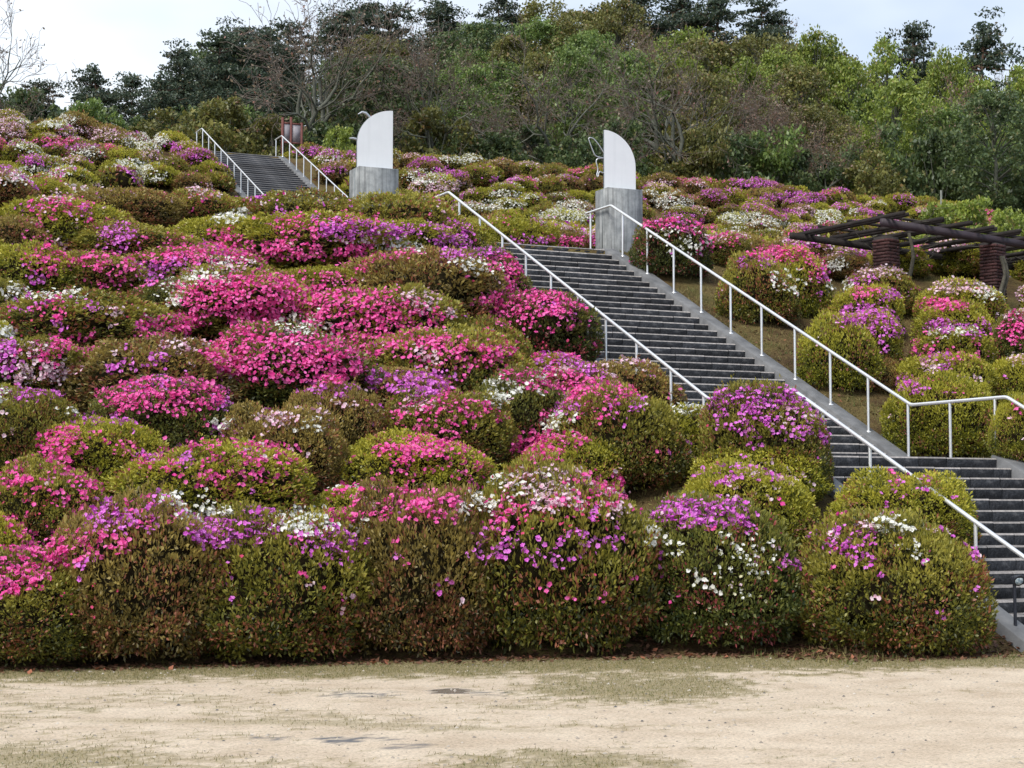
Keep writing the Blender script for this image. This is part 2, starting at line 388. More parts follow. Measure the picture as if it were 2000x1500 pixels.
# ---- gravel yard: fine sheet 4 mm above the ground, with turf worn into it
def foot_y(x):
    """front edge of the planting (world y) at world x"""
    ys = np.arange(10, 30, 0.02)
    out_ = []
    for xx in np.atleast_1d(x):
        t = terrain(np.full_like(ys, xx), ys); out_.append(ys[np.argmax(t > 0.012)])
    return np.array(out_)
yx = np.arange(-7.5, 7.51, 0.052)
fy = foot_y(yx); fy = np.convolve(np.pad(fy, 12, mode='edge'), np.ones(25) / 25, 'valid')
tt = np.linspace(0, 1, 200)
YX = np.repeat(yx[:, None], len(tt), 1); Y0 = 8.0
YY = Y0 + (fy[:, None] - 0.25 - Y0) * tt[None]
PX = proj(np.stack([YX, YY, np.zeros_like(YX)], -1))
def ell(cx, cy, rx, ry): return ((PX[..., 0] - cx) / rx) ** 2 + ((PX[..., 1] - cy) / ry) ** 2
q = np.stack([YX, YY], -1).reshape(-1, 2)
nz = fbm(q * np.array([1.1, 1.6]), 11, 4).reshape(YX.shape); nf = fbm(q * 7, 21, 3).reshape(YX.shape)
nk = fbm(q * np.array([4.0, 12.0]), 31, 3).reshape(YX.shape); ng = fbm(q * 17, 41, 2).reshape(YX.shape)
strip = np.interp(PX[..., 0], [-300, 0, 700, 1100, 1750, 2000, 2300], [1344, 1338, 1328, 1318, 1316, 1304, 1296])
turf = smooth(strip - PX[..., 1] + (nf - .5) * 34 + (nz - .5) * 16 + (ng - .5) * 14, -3, 7) * 0.95
turf = np.maximum(turf, 0.85 * smooth(1.1 - ell(1250, 1345, 250, 34) + (nf - 0.5) * 1.3 + (ng - .5) * 1.6, 0.0, 0.6))
turf = np.maximum(turf, 0.8 * smooth(1.0 - ell(90, 1490, 260, 42) + (nf - 0.5) * 1.6 + (ng - .5) * 1.8, 0.0, 0.8))
turf = np.maximum(turf, 0.8 * smooth(1.0 - ell(1090, 1495, 260, 34) + (nf - 0.5) * 1.6 + (ng - .5) * 1.8, 0.0, 0.8))
turf = np.maximum(turf, 0.7 * smooth(1.0 - ell(180, 1390, 20, 6) + (nf - 0.5) * .6, 0.0, 0.5))
turf = np.maximum(turf, 0.62 * smooth(nz * 0.45 + nk * 0.38 + ng * .45 - 0.1 - 0.00013 * (PX[..., 0] - 400), 0.53, 0.70))
arc = np.abs(PX[..., 1] - (1412 + 0.00003 * (PX[..., 0] - 250) ** 2 - 2))
turf = np.maximum(turf, 0.55 * smooth(7 - arc + (nf - .5) * 10, 0, 6) * smooth(PX[..., 0], 80, 300) * smooth(1150 - PX[..., 0], 0, 200))
mud = smooth(1 - ell(660, 1448, 55, 9) + (nk - .5) * 2.8 + (ng - .5) * 2, 0, .7)
for e in ((745, 1441, 60, 6), (530, 1444, 40, 6), (790, 1460, 40, 8), (720, 1357, 80, 7), (950, 1356, 40, 6)):
    mud = np.maximum(mud, 0.75 * smooth(0.8 - ell(*e) + (nk - .5) * 3.4 + (ng - .5) * 2.4, 0, .9))
pud = smooth(1 - ell(880, 1351, 48, 7) + (nk - .5) * 1.6, 0, .3)
mud = mud * smooth(ng * .6 + nk * .4, .36, .58)
YZ = 0.004 + 0.006 * (nf - 0.5) * 0.3 + 0.012 * turf * nf
YZ = np.where(pud > .5, 0.003, YZ)
nx_, ny_ = YX.shape
ii = np.arange(nx_ - 1)[:, None] * ny_ + np.arange(ny_ - 1)[None]
Fy = np.stack([ii, ii + ny_, ii + ny_ + 1, ii + 1], -1).reshape(-1, 4)
M_grav, nt, b, out = new_mat('yard_gravel'); L = nt.links
at = nt.nodes.new('ShaderNodeAttribute'); at.attribute_name = 'cover'
sp = nt.nodes.new('ShaderNodeSeparateXYZ'); L.new(at.outputs['Vector'], sp.inputs[0])
n1 = noise(nt, 1.6, 5, 0.6); r1 = ramp(nt, [(0.3,(0.46,0.36,0.255)),(0.5,(0.55,0.445,0.33)),(0.72,(0.63,0.525,0.40))]); L.new(n1.outputs['Fac'], r1.inputs['Fac'])
n2 = noise(nt, 38, 4, 0.85); r2 = ramp(nt, [(0.32,(0.40,0.38,0.36)),(0.46,(0.92,0.92,0.92)),(0.68,(1.30,1.29,1.27))]); L.new(n2.outputs['Fac'], r2.inputs['Fac'])
mg = nt.nodes.new('ShaderNodeMixRGB'); mg.blend_type = 'MULTIPLY'; mg.inputs[0].default_value = 1
L.new(r1.outputs['Color'], mg.inputs[1]); L.new(r2.outputs['Color'], mg.inputs[2])
n3 = noise(nt, 16, 4, 0.7); r3 = ramp(nt, [(0.3,(0.12,0.105,0.042)),(0.5,(0.24,0.195,0.09)),(0.75,(0.36,0.29,0.155))]); L.new(n3.outputs['Fac'], r3.inputs['Fac'])
m1 = nt.nodes.new('ShaderNodeMixRGB'); L.new(sp.outputs['X'], m1.inputs[0]); L.new(mg.outputs['Color'], m1.inputs[1]); L.new(r3.outputs['Color'], m1.inputs[2])
m2 = nt.nodes.new('ShaderNodeMixRGB'); L.new(sp.outputs['Y'], m2.inputs[0]); L.new(m1.outputs['Color'], m2.inputs[1]); m2.inputs[2].default_value = (0.115, 0.115, 0.118, 1)
L.new(m2.outputs['Color'], b.inputs['Base Color'])
mr = nt.nodes.new('ShaderNodeMapRange'); mr.inputs['To Min'].default_value = 0.9; mr.inputs['To Max'].default_value = 0.12
L.new(sp.outputs['Z'], mr.inputs['Value']); L.new(mr.outputs['Result'], b.inputs['Roughness'])
bp = nt.nodes.new('ShaderNodeBump'); bp.inputs['Distance'].default_value = 0.012; L.new(n2.outputs['Fac'], bp.inputs['Height'])
mr2 = nt.nodes.new('ShaderNodeMapRange'); mr2.inputs['To Min'].default_value = 0.8; mr2.inputs['To Max'].default_value = 0.0
L.new(sp.outputs['Z'], mr2.inputs['Value']); L.new(mr2.outputs['Result'], bp.inputs['Strength'])
L.new(bp.outputs['Normal'], b.inputs['Normal'])
g = Geo(); g.add(np.stack([YX, YY, YZ], -1).reshape(-1, 3), Fy)
me = g.mesh('gravel_yard', [M_grav])
ca = me.attributes.new('cover', 'FLOAT_VECTOR', 'POINT')
ca.data.foreach_set('vector', np.stack([turf, np.maximum(mud, pud * .6), pud], -1).reshape(-1, 3).ravel())
link('gravel_yard', me, kind='structure')

# ------------------------------------------------------------------ stairs
def stone_mesh(k, tread):
    """rock-faced step stone, unit length along x, front face at y = 0 facing -y, top at z = 0"""
    nx, nzr = 6, 3; rr = np.random.default_rng(100 + k)
    g = Geo(); xs = np.linspace(0, 1, nx + 1); zs = np.linspace(-RISE, -0.022, nzr + 1)
    X, Z = np.meshgrid(xs, zs, indexing='ij'); Yb = -0.004 - rr.uniform(0.0, 0.028, X.shape)
    Yb[0] = Yb[-1] = 0.004; Yb[:, 0] = 0.0; Yb[:, -1] = -0.004
    V = np.stack([X, Yb, Z], -1).reshape(-1, 3); n = nzr + 1
    i = np.arange(nx)[:, None] * n + np.arange(nzr)[None]
    g.add(V, np.stack([i, i + n, i + n + 1, i + 1], -1).reshape(-1, 4))
    ch = rr.uniform(0.0, 0.010, nx + 1); ch2 = rr.uniform(-.003, .003, nx + 1)      # worn arris, then the tread
    V = np.concatenate([np.stack([xs, np.full(nx + 1, -0.004), np.full(nx + 1, -0.022)], -1), np.stack([xs, 0.012 + ch, ch2 * 0 - 0.001], -1),
                        np.stack([xs, np.full(nx + 1, 0.34), np.zeros(nx + 1)], -1)])
    m = nx + 1; i = np.arange(nx)
    g.add(V, np.concatenate([np.stack([i, i + 1, i + m + 1, i + m], -1), np.stack([i + m, i + m + 1, i + 2 * m + 1, i + 2 * m], -1)]), mi=1)
    g.add([(0,0.004,-RISE),(0,0.34,-RISE),(0,0.34,0),(0,0.012,0)], [(0,1,2,3)]); g.add([(1,0.004,-RISE),(1,0.34,-RISE),(1,0.34,0),(1,0.012,0)], [(3,2,1,0)])
    return g.mesh('step_stone', [M_stone, tread])
STONES = [stone_mesh(k, M_tread) for k in range(10)]; STONES_FAR = [stone_mesh(k, M_treadfar) for k in range(4)]
RZ = math.atan2(-E2[1], -E2[0])     # local +x runs along a step to the right, local +y uphill

def flight(label, s0, z0, n, stones=True, w0=0.0, width=STEP_W, front=None):
    """n nosings going down from s0, first at height z0"""
    base = SW(s0 + n * TREAD, w0 + width / 2, z0 - n * RISE)
    t = thing('stone_staircase', label, 'staircase', base, RZ)
    def loc(s, w, z):
        p = SW(s, w, z) - base
        c, s_ = math.cos(-RZ), math.sin(-RZ)
        return np.array([p[0] * c - p[1] * s_, p[0] * s_ + p[1] * c, p[2]])
    rr = np.random.default_rng(int(abs(s0) * 10) + 3)
    gc = Geo()
    for i in range(n):
        z = z0 - i * RISE; s = s0 + i * TREAD
        if stones:
            cuts = [0.0]; x = rr.uniform(0.25, 0.6)
            while x < width - 0.25: cuts.append(x); x += rr.uniform(0.45, 0.72)
            cuts.append(width)
            for a, bb in zip(cuts[:-1], cuts[1:]):
                o = link('step_stone', STONES[rr.integers(10)], t, loc(s + rr.uniform(-.004, .004), w0 + width - a - 0.004, z + rr.uniform(-.004, .003)))
                o.scale = (bb - a - 0.008, 1, 1)
        else:
            o = link('step_stone', STONES_FAR[rr.integers(4)], t, loc(s, w0 + width, z)); o.scale = (width, 1, 1)
        p = loc(s, w0 + width, z)
        gc.box((p[0] + 0.01, p[1] + 0.03, p[2] - RISE - 0.45), (p[0] + width - 0.01, p[1] + 0.36, p[2] - 0.02))
    link('stair_core', gc.mesh('stair_core', [M_mortar]), t)
    for side in (0, 1):
        wa = w0 - 0.3 if side == 0 else w0 + width + 0.002
        wb = w0 - 0.002 if side == 0 else w0 + width + 0.3
        g = Geo(); up = 0.045
        ss = np.linspace(s0 - 0.12, s0 + n * TREAD + (0.3 if front is None else front), 18)
        zz = z0 - (ss - s0) * SL + up
        V = []
        for s, z in zip(ss, zz):
            zt = min(z, z0 + up) if s < s0 else z
            V += [loc(s, wb, zt - 0.7), loc(s, wb, zt - 0.012), loc(s, wb - 0.015, zt), loc(s, wa + 0.015, zt), loc(s, wa, zt - 0.012), loc(s, wa, zt - 0.7)]
        m = len(ss); Fk = []
        for k in range(m - 1):
            for j in range(5): Fk.append((k * 6 + j, k * 6 + j + 1, k * 6 + 6 + j + 1, k * 6 + 6 + j))
        g.add(V, Fk); g.add([V[j] for j in range(6)], [(0, 1, 2, 5), (2, 3, 4, 5)]); g.add([V[-6 + j] for j in range(6)], [(5, 2, 1, 0), (5, 4, 3, 2)])
        link('kerb', g.mesh('kerb', [M_conc]), t)
    return t, loc
t_up, loc_up = flight('long main flight of dark rock faced stone steps climbing to the two white panels', 0.0, TOPZ, N_UP)
t_lo, loc_lo = flight('short lowest flight of dark stone steps rising from the yard to the landing', 30 * TREAD + LAND, Z_land, N_LOW)
t_c, loc_c = flight('distant grey stone flight climbing to the red framed notice board', C_S, ZC, N_C, stones=False, w0=-C_DW + 0.164)
# landing paving between the two flights, top terrace paving
g = Geo(); p = loc_lo(30 * TREAD + LAND - 0.35, STEP_W, Z_land); q2 = loc_lo(30 * TREAD - 0.05, 0, Z_land)
g.box((p[0] - 0.3, p[1], p[2] - 0.3), (q2[0] + 0.3, q2[1], p[2] - 0.006)); link('landing_slab', g.mesh('landing_slab', [M_tread]), t_lo)
g = Geo(); p = loc_up(-0.3, STEP_W, TOPZ); q2 = loc_up(-2.4, 0, TOPZ)
g.box((p[0] - 0.3, p[1], p[2] - 0.3), (q2[0] + 0.3, q2[1], p[2] + 0.0)); link('terrace_slab', g.mesh('terrace_slab', [M_tread]), t_up)

# ------------------------------------------------------------------ handrails
def handrail(label, pts, posts, group=None, rad=0.027):
    """pts: world polyline of the rail; posts: (top, bottom) world points"""
    base = np.array([posts[-1][1][0], posts[-1][1][1], posts[-1][1][2]])
    t = thing('handrail', label, 'handrail', base, 0, group)
    P = np.array(pts) - base
    # rounded corners
    Q = [P[0]]
    for k in range(1, len(P) - 1):
        a = unit(P[k - 1] - P[k]); b_ = unit(P[k + 1] - P[k]); r_ = 0.07
        for f in (0, .25, .5, .75, 1):
            Q.append(P[k] + a * r_ * (1 - f) ** 2 + b_ * r_ * f ** 2)
    Q.append(P[-1])
    link('rail', Geo().tube(Q, rad, 10).mesh('rail', [M_steel], True), t)
    for a, b_ in posts:
        po = link('post', Geo().tube([np.array(b_) - base - (0, 0, 0.06), np.array(a) - base], rad * 0.82, 8).mesh('post', [M_steel], True), t)
        link('base_plate', Geo().tube([np.array(b_) - base - (0, 0, 0.01), np.array(b_) - base + (0, 0, 0.012), np.array(b_) - base + (0, 0, 0.016)], [rad * 1.9, rad * 1.9, rad * 1.2], 10).mesh('base_plate', [M_steel]), po)
    return t

def rail_z(s): return TOPZ - s * SL + RAIL_H
def on_rail(px, w, zf, lo=-3., hi=22.):
    for _ in range(50):
        m = (lo + hi) / 2
        if proj(SW(m, w, zf(m)))[0] < px: lo = m
        else: hi = m
    return m
S_TOP, S_BOT, S_L2 = -0.016, 9.9095, 12.1268
z_mid = rail_z(S_BOT)
def low_z(s): return z_mid - (s - S_L2) * SL
def zrail(s): return rail_z(max(s, S_TOP)) if s < S_BOT else (z_mid if s < S_L2 else low_z(s))
def zbase(s):
    if s < 0: return TOPZ
    if s < 30 * TREAD: return TOPZ - s * SL + 0.03
    if s < 30 * TREAD + LAND: return Z_land
    return Z_land - (s - 30 * TREAD - LAND) * SL + 0.03
S_END = 30 * TREAD + LAND + N_LOW * TREAD + 0.25
for w, lab, pxs in ((RAIL_R, 'silver pipe handrail on the grass bank side of the main stairs', [1170.5, 1216, 1264, 1315.6, 1369, 1426.6, 1487, 1552, 1621, 1695, 1773, 1855, 1943]),
                    (RAIL_L, 'silver pipe handrail on the azalea side of the main stairs', [866, 897, 937, 981, 1027, 1076, 1128, 1183, 1243, 1310, 1374, 1522, 1607, 1699, 1905])):
    pts = [SW(-1.15, w, rail_z(S_TOP))] + [SW(s, w, zrail(s)) for s in (S_TOP, S_BOT, S_L2)] + [SW(S_END, w, low_z(S_END))]
    posts = []; prev = 0
    for px in pxs:
        s = on_rail(px, w, zrail, -2.5, S_END) if px < 1200 or w == RAIL_L else on_rail(px, w, zrail, -2.5, S_END)
        if px in (1170.5, 866): s = -0.95
        posts.append((SW(s, w, zrail(s)), SW(s, w, zbase(s)))); prev = s
    k = prev + 1.15
    while k < S_END:
        posts.append((SW(k, w, zrail(k)), SW(k, w, zbase(k)))); k += 1.15
    handrail(lab, pts, posts)
for w, lab in ((-C_DW, 'silver handrail on the distant flight running down to the panel with bird ornament'), (-C_DW + 3.68, 'silver handrail on the distant flight on the side away from the notice board')):
    def cz(s): return ZC - max(s - C_S, -0.1) * SL + RAIL_H
    pts = [SW(C_S - 1.1, w, cz(C_S - .1)), SW(C_S - .1, w, cz(C_S - .1)), SW(C_S + 13.0, w, cz(C_S + 13.0))]
    posts = []; s = C_S - 0.95
    while s < C_S + 13:
        posts.append((SW(s, w, cz(s)), SW(s, w, ZC - max(s - C_S, 0) * SL + 0.02))); s += 1.02
    handrail(lab, pts, posts)

# ------------------------------------------------------------------ plinths with white quarter-round panels
def plinth(label, px_left, px_right, py_top_l, D, mirror, base_z, h_panel=1.27):
    c = at_y((px_left + px_right) / 2, py_top_l, D)
    t = thing('panel_monument', label, 'monument', (c[0], c[1], base_z), RZ)
    W, Dp, H = 0.84, 0.56, c[2] - base_z
    g = Geo(); bv = 0.012
    def ring(z, ins): return [(-W/2+ins, ins, z), (W/2-ins, ins, z), (W/2-ins, Dp-ins, z), (-W/2+ins, Dp-ins, z)]
    V = ring(-0.3, 0) + ring(H - bv, 0) + ring(H, bv)
    Fk = [(k*4+j, k*4+(j+1) % 4, k*4+4+(j+1) % 4, k*4+4+j) for k in range(2) for j in range(4)] + [(8, 9, 10, 11)]
    g.add(V, Fk)
    link('plinth', g.mesh('plinth', [M_plinth]), t)
    # groove line down the side of the plinth under the panel
    g = Geo(); xs = -W/2
    g.box((xs - 0.004, 0.235, 0.0), (xs + 0.01, 0.265, H - 0.02)); g.box((-xs - 0.01, 0.235, 0.0), (-xs + 0.004, 0.265, H - 0.02))
    link('groove', g.mesh('groove', [M_paneledge]), t)
    # panel: vertical straight edge on one side, quarter ellipse on the other
    pw, ph = 0.76, h_panel; th = 0.05
    out_ = [(0, -0.02), (pw, -0.02)]
    hs = ph * 0.40
    for k in range(25):
        a = k / 24 * math.pi / 2
        out_.append((pw * math.cos(a), hs + (ph - hs) * math.sin(a)))
    sgn = -1 if mirror else 1; x0 = pw / 2 if mirror else -pw / 2
    O_ = [(x0 + sgn * x, z + H) for x, z in out_]
    n = len(O_); Vf = [(x, 0.225, z) for x, z in O_] + [(x, 0.225 + th, z) for x, z in O_]
    g = Geo(); order = list(range(n)) if not mirror else list(range(n))[::-1]
    g.add(Vf, [order], mi=0); g.add(Vf, [[k + n for k in order[::-1]]], mi=0)
    for k in range(n):
        j = (k + 1) % n; g.add([Vf[k], Vf[j], Vf[j + n], Vf[k + n]], [(0, 1, 2, 3) if mirror else (3, 2, 1, 0)], mi=1)
    link('white_panel', g.mesh('white_panel', [M_panel, M_paneledge]), t)
    return t, H
zt = TOPZ
D_r = 37.05; D_l = 34.75
mon_r, H_r = plinth('tall concrete plinth with white panel curving to the right and wire butterfly', 1183, 1259, 368, D_r, False, TOPZ - 0.05)
mon_l, H_l = plinth('concrete plinth with white panel curving to the left, behind a broad low azalea', 703, 777, 327, D_l, True, TOPZ - 0.1, 1.22)
def mon_local(mon, px, py, yl):
    """pixel -> local point in the vertical plane y = yl of the monument"""
    r = ray(px, py); o = np.array(mon.location); a3 = np.array([A2[0], A2[1], 0.0])
    tt_ = (yl + a3 @ (o - np.array([0, 0, EYE]))) / (a3 @ r); P = r * tt_ + np.array([0, 0, EYE]) - o
    c, s = math.cos(-RZ), math.sin(-RZ); return np.array([P[0] * c - P[1] * s, P[0] * s + P[1] * c, P[2]])
def zz(pts): return [(1100 + a / 5.172, 230 + b / 5.172) for a, b in pts]
def curve_smooth(P, n=4):
    P = np.array(P, float); out_ = []
    for k in range(len(P) - 1):
        p0 = P[max(k-1, 0)]; p1 = P[k]; p2 = P[k+1]; p3 = P[min(k+2, len(P)-1)]
        for f in np.arange(n) / n:
            out_.append(0.5 * ((2*p1) + (-p0+p2)*f + (2*p0-5*p1+4*p2-p3)*f*f + (-p0+3*p1-3*p2+p3)*f**3))
    out_.append(P[-1]); return np.array(out_)
for nm, pts in (('wire_wing', [(445,415),(395,330),(350,262),(300,208),(258,208),(275,270),(300,335),(325,382),(370,400),(445,412)]),
                ('wire_leg', [(445,414),(390,408),(345,416),(334,452),(350,520),(338,585),(352,590),(366,545),(400,556),(416,545),(418,480),(428,440),(446,425)])):
    P = [mon_local(mon_r, x, y, 0.25) for x, y in zz(pts)]
    link(nm, Geo().tube(curve_smooth(P), 0.013, 6).mesh(nm, [M_wire], True), mon_r)
for nm, pts, rr in (('bird_head', [(733,236),(722,229),(714,221),(707,219),(699,223)], [.016,.028,.032,.022,.008]),
                    ('bird_wing', [(703,277),(696,272),(689,270),(682,270)], [.02,.03,.024,.01])):
    P = [mon_local(mon_l, x, y, 0.33) for x, y in pts]
    link(nm, Geo().tube(P, rr, 8).mesh(nm, [M_wire], True), mon_l)

# ------------------------------------------------------------------ notice board beside the distant flight
D_b = 82.5
P0 = at_y(569, 300, D_b); zb = ZC
t = thing('notice_board', 'dark red wooden notice board frame with two grey panels beside the distant stairs', 'notice board', (P0[0], P0[1], zb), RZ)
def bx(px, py): return at_y(px, py, D_b)
for px, top in ((553, 231), (568.5, 229), (588, 238)):
    p = bx(px, top); x = (p[0] - P0[0]) / math.cos(RZ)
    link('post', Geo().box((x - 0.05, -0.05, -0.4), (x + 0.05, 0.05, p[2] - zb)).mesh('post', [M_redwood]), t)
for a, b_ in ((553, 568.5), (568.5, 588)):
    x0 = (bx(a, 260)[0] - P0[0]) / math.cos(RZ) + 0.055; x1 = (bx(b_, 260)[0] - P0[0]) / math.cos(RZ) - 0.055
    z1 = bx(a, 243)[2] - zb; z0 = z1 - 0.85
    link('panel', Geo().box((x0, -0.015, z0), (x1, 0.015, z1)).mesh('panel', [M_board]), t)
    link('frame_rail', Geo().box((x0, -0.035, z1), (x1, 0.035, z1 + 0.07)).mesh('frame_rail', [M_redwood]), t)
    link('frame_rail', Geo().box((x0, -0.035, z0 - 0.07), (x1, 0.035, z0)).mesh('frame_rail', [M_redwood]), t)

# ------------------------------------------------------------------ pergola on brick piers
BEAM_AZ, RAFT_AZ = R(51), R(-34)
bd = np.array([math.sin(BEAM_AZ), math.cos(BEAM_AZ), 0]); rd = np.array([math.sin(RAFT_AZ), math.cos(RAFT_AZ), 0])
PF = at_y(1722, 434, 34.6)                      # near end of the front beam (centre)
Z_B = PF[2]
def beam_pt(i, t_): return PF + rd * i + bd * t_
perg = thing('pergola', 'dark timber pergola with slatted roof on two red brick piers among azaleas', 'pergola', (PF[0], PF[1], terrain(PF[0], PF[1])), 0)
pb = np.array(perg.location)
def bar(name, a, b_, wd, ht, mat, par=perg):
    a = np.array(a) - pb; b_ = np.array(b_) - pb; d = unit(b_ - a); side = unit(np.cross(d, (0, 0, 1.0))); up = np.cross(side, d)
    V = []
    for p in (a, b_):
        for sx, sz in ((-1, -1), (1, -1), (1, 1), (-1, 1)): V.append(p + side * wd / 2 * sx + up * ht / 2 * sz)
    g = Geo().add(V, [(0,1,2,3),(7,6,5,4),(0,4,5,1),(1,5,6,2),(2,6,7,3),(3,7,4,0)])
    return link(name, g.mesh(name, [mat]), par)
DEP = 2.3
bar('beam', beam_pt(0.0, 0.0), beam_pt(0.0, 8.5), 0.09, 0.15, M_beam)
bar('beam', beam_pt(DEP, -0.3), beam_pt(DEP, 8.5), 0.09, 0.13, M_timber)
rv = np.random.default_rng(5)
for k in range(9):
    t_ = 0.0 + k * 0.86 + rv.uniform(-.08, .08) + (0.35 if k > 0 else 0.05)
    for dt in (0.0, 0.17):
        e0, e1 = -0.55 + rv.uniform(-.08, .05) + (0.1 if dt else 0), DEP + 0.40 + rv.uniform(-.1, .1)
        up = np.array([0, 0, 0.13 + rv.uniform(-.01, .02)])
        bar('rafter', beam_pt(e0, t_ + dt) + up, beam_pt(e1, t_ + dt) + up + (0, 0, rv.uniform(-.05, .02)), 0.045, 0.075, M_timber)
for k in range(3):
    i = 0.35 + k * 0.85
    bar('batten', beam_pt(i, 0.3) + (0, 0, 0.225), beam_pt(i, 8.2) + (0, 0, 0.225), 0.06, 0.05, M_timber)
def brick_mesh(k):
    rr = np.random.default_rng(300 + k); g = Geo(); a, b_, h = 0.148, 0.048, 0.028
    V = [(sx * (a - (0.006 if abs(z) > .02 else 0)) + rr.uniform(-.003, .003), sy * (b_ - (0.006 if abs(z) > .02 else 0)) + rr.uniform(-.004, .004), z + rr.uniform(-.002, .002))
         for z in (-h, -h * .6, h * .6, h) for sx, sy in ((-1, -1), (1, -1), (1, 1), (-1, 1))]
    Fk = [(r_*4+j, r_*4+(j+1) % 4, r_*4+4+(j+1) % 4, r_*4+4+j) for r_ in range(3) for j in range(4)] + [(0, 3, 2, 1), (12, 13, 14, 15)]
    return g.add(V, Fk).mesh('brick', [M_brick])
BRICKS = [brick_mesh(k) for k in range(6)]
for (px, D) in ((1731, 36.0), (1939, 37.0)):
    c = at_y(px, 500, D); gz = float(terrain(c[0], c[1])) - 0.1
    ztop = Z_B - 0.09 if px < 1800 else Z_B - 0.08
    core = Geo().box((-0.18, -0.18, 0), (0.18, 0.18, ztop - gz)).mesh('brick_pier', [M_brickmortar])
    co = link('brick_pier', core, perg, np.array([c[0], c[1], gz]) - pb); co.rotation_euler = (0, 0, R(42))
    nc = int((ztop - gz) / 0.067)
    for k in range(nc):
        for j in range(4):
            an = j * math.pi / 2; sg = 1 if k % 2 == 0 else -1
            x, y = sg * 0.05, -0.15
            ca_, sa = math.cos(an), math.sin(an)
            jit = rv.uniform(-.006, .006, 2)
            o = link('brick', BRICKS[rv.integers(6)], co, (x * ca_ - (y + jit[0]) * sa, x * sa + (y + jit[0]) * ca_, 0.034 + k * 0.067))
            o.rotation_euler = (0, 0, an + jit[1])
# climbing vine on the pergola
vine = thing('climbing_vine', 'bare twisting vine winding over the timber pergola roof', 'vine', (PF[0] + 1, PF[1] + 1, float(terrain(PF[0] + 1, PF[1] + 1))))
vb = np.array(vine.location); g = Geo()
for k in range(30):
    t0 = rv.uniform(0.8, 7.5); p = beam_pt(rv.uniform(0.1, DEP), t0) + np.array([0, 0, rv.uniform(0.05, 0.25)]); pts = [p]
    dr = rv.normal(size=3) * np.array([1, 1, .3])
    for _ in range(9):
        dr = unit(dr + rv.normal(size=3) * np.array([.8, .8, .5])); p = p + dr * 0.16; p[2] = np.clip(p[2], Z_B - 0.35, Z_B + 0.4); pts.append(p)
    g.tube(np.array(pts) - vb, np.linspace(0.009, 0.004, 10), 4, False)
link('runners', g.mesh('runners', [M_vine]), vine, kind='stuff')
for px, D, y1, y0 in ((1779, 36.6, 455, 640), (1958, 36.7, 500, 640), (1963, 36.8, 500, 640)):
    pts = [at_y(px + 5 * math.sin(k * 1.3) , y0 + (y1 - y0) * k / 8, D) for k in range(9)]
    link('stem', Geo().tube(np.array(pts) - vb, np.linspace(0.055, 0.035, 9), 7).mesh('stem', [M_vine], True), vine)

# sign post with two pale boards beside the pergola
D_s = 39.0; c = at_y(1597, 480, D_s); gz = float(terrain(c[0], c[1])); ztop = at_y(1597, 459, D_s)[2]
t = thing('sign_post', 'weathered grey post with two small pale wooden boards beside the pergola', 'sign', (c[0], c[1], gz))
link('post', Geo().box((-0.05, -0.05, -0.2), (0.05, 0.05, ztop - gz)).mesh('post', [M_greypost]), t)
for sx in (-1, 1):
    link('board', Geo().box((0.055 * sx if sx > 0 else -0.21, 0.0, ztop - gz - 0.40), (0.17 if sx > 0 else -0.055, 0.03, ztop - gz - 0.03)).mesh('board', [M_signwood]), t)

# garden spotlight on a stake at the foot of the stairs
c = hit(1983, 1241); k = c[1] / F_PX
t = thing('garden_spotlight', 'dark garden spotlight on a thin stake at the foot of the stairs', 'lamp', c)
hh = (1241 - 1135) * k
link('stake', Geo().tube([(0, 0, -0.1), (0.004, 0, hh * .5), (0, 0, hh - 0.03)], 0.020, 8).mesh('stake', [M_black], True), t)
hd = link('lamp_head', Geo().tube([(0.005, 0.10, 0.01), (0.005, 0.05, 0.004), (0.003, 0.0, 0), (0, -0.035, -0.006), (0, -0.045, -0.008)], [0.02, 0.045, 0.062, 0.072, 0.073], 16, True).mesh('lamp_head', [M_black], True), t, (0.03, 0, hh + 0.005))
hd.rotation_euler = (R(8), 0, R(20)); hd.scale = (1, 1, 0.85)
link('lens', Geo().tube([(0, -0.043, -0.008), (0, -0.05, -0.009), (0, -0.053, -0.009)], [0.055, 0.05, 0.02], 16, True).mesh('lens', [M_lens], True), hd)


# ------------------------------------------------------------------ azaleas
def dome(dirs, seed, nexp=0.86):
    """surface of a clipped mound; dirs (N,3) unit -> points (unit footprint radius 1, height 1) and outward normals"""
    c = np.sqrt(dirs[:, 0] ** 2 + dirs[:, 1] ** 2); s = dirs[:, 2]
    rr = np.abs(c) ** nexp; zz_ = np.sign(s) * np.abs(s) ** 0.9
    ph = np.stack([dirs[:, 0], dirs[:, 1]], -1) / np.maximum(c, 1e-6)[:, None]
    n = fbm(dirs * 1.7 + 13.1 * seed, 40 + seed, 2) - 0.5; n2 = vnoise(dirs * 5.0 + 7.7 * seed, 60 + seed) - 0.5
    k = 1 + 0.46 * n + 0.13 * n2
    P = np.stack([ph[:, 0] * rr * k, ph[:, 1] * rr * k, np.where(zz_ > 0, 0.30 + 0.70 * zz_ * k, 0.30 + 0.40 * zz_)], -1)
    N = unit(np.stack([dirs[:, 0], dirs[:, 1], dirs[:, 2] * 1.25], -1))
    return P, N

def dome_dirs(n, rr, zmin=-0.75):
    z = rr.uniform(zmin, 1, n); a = rr.uniform(0, 2 * math.pi, n); c = np.sqrt(1 - z * z)
    return np.stack([c * np.cos(a), c * np.sin(a), z], -1)

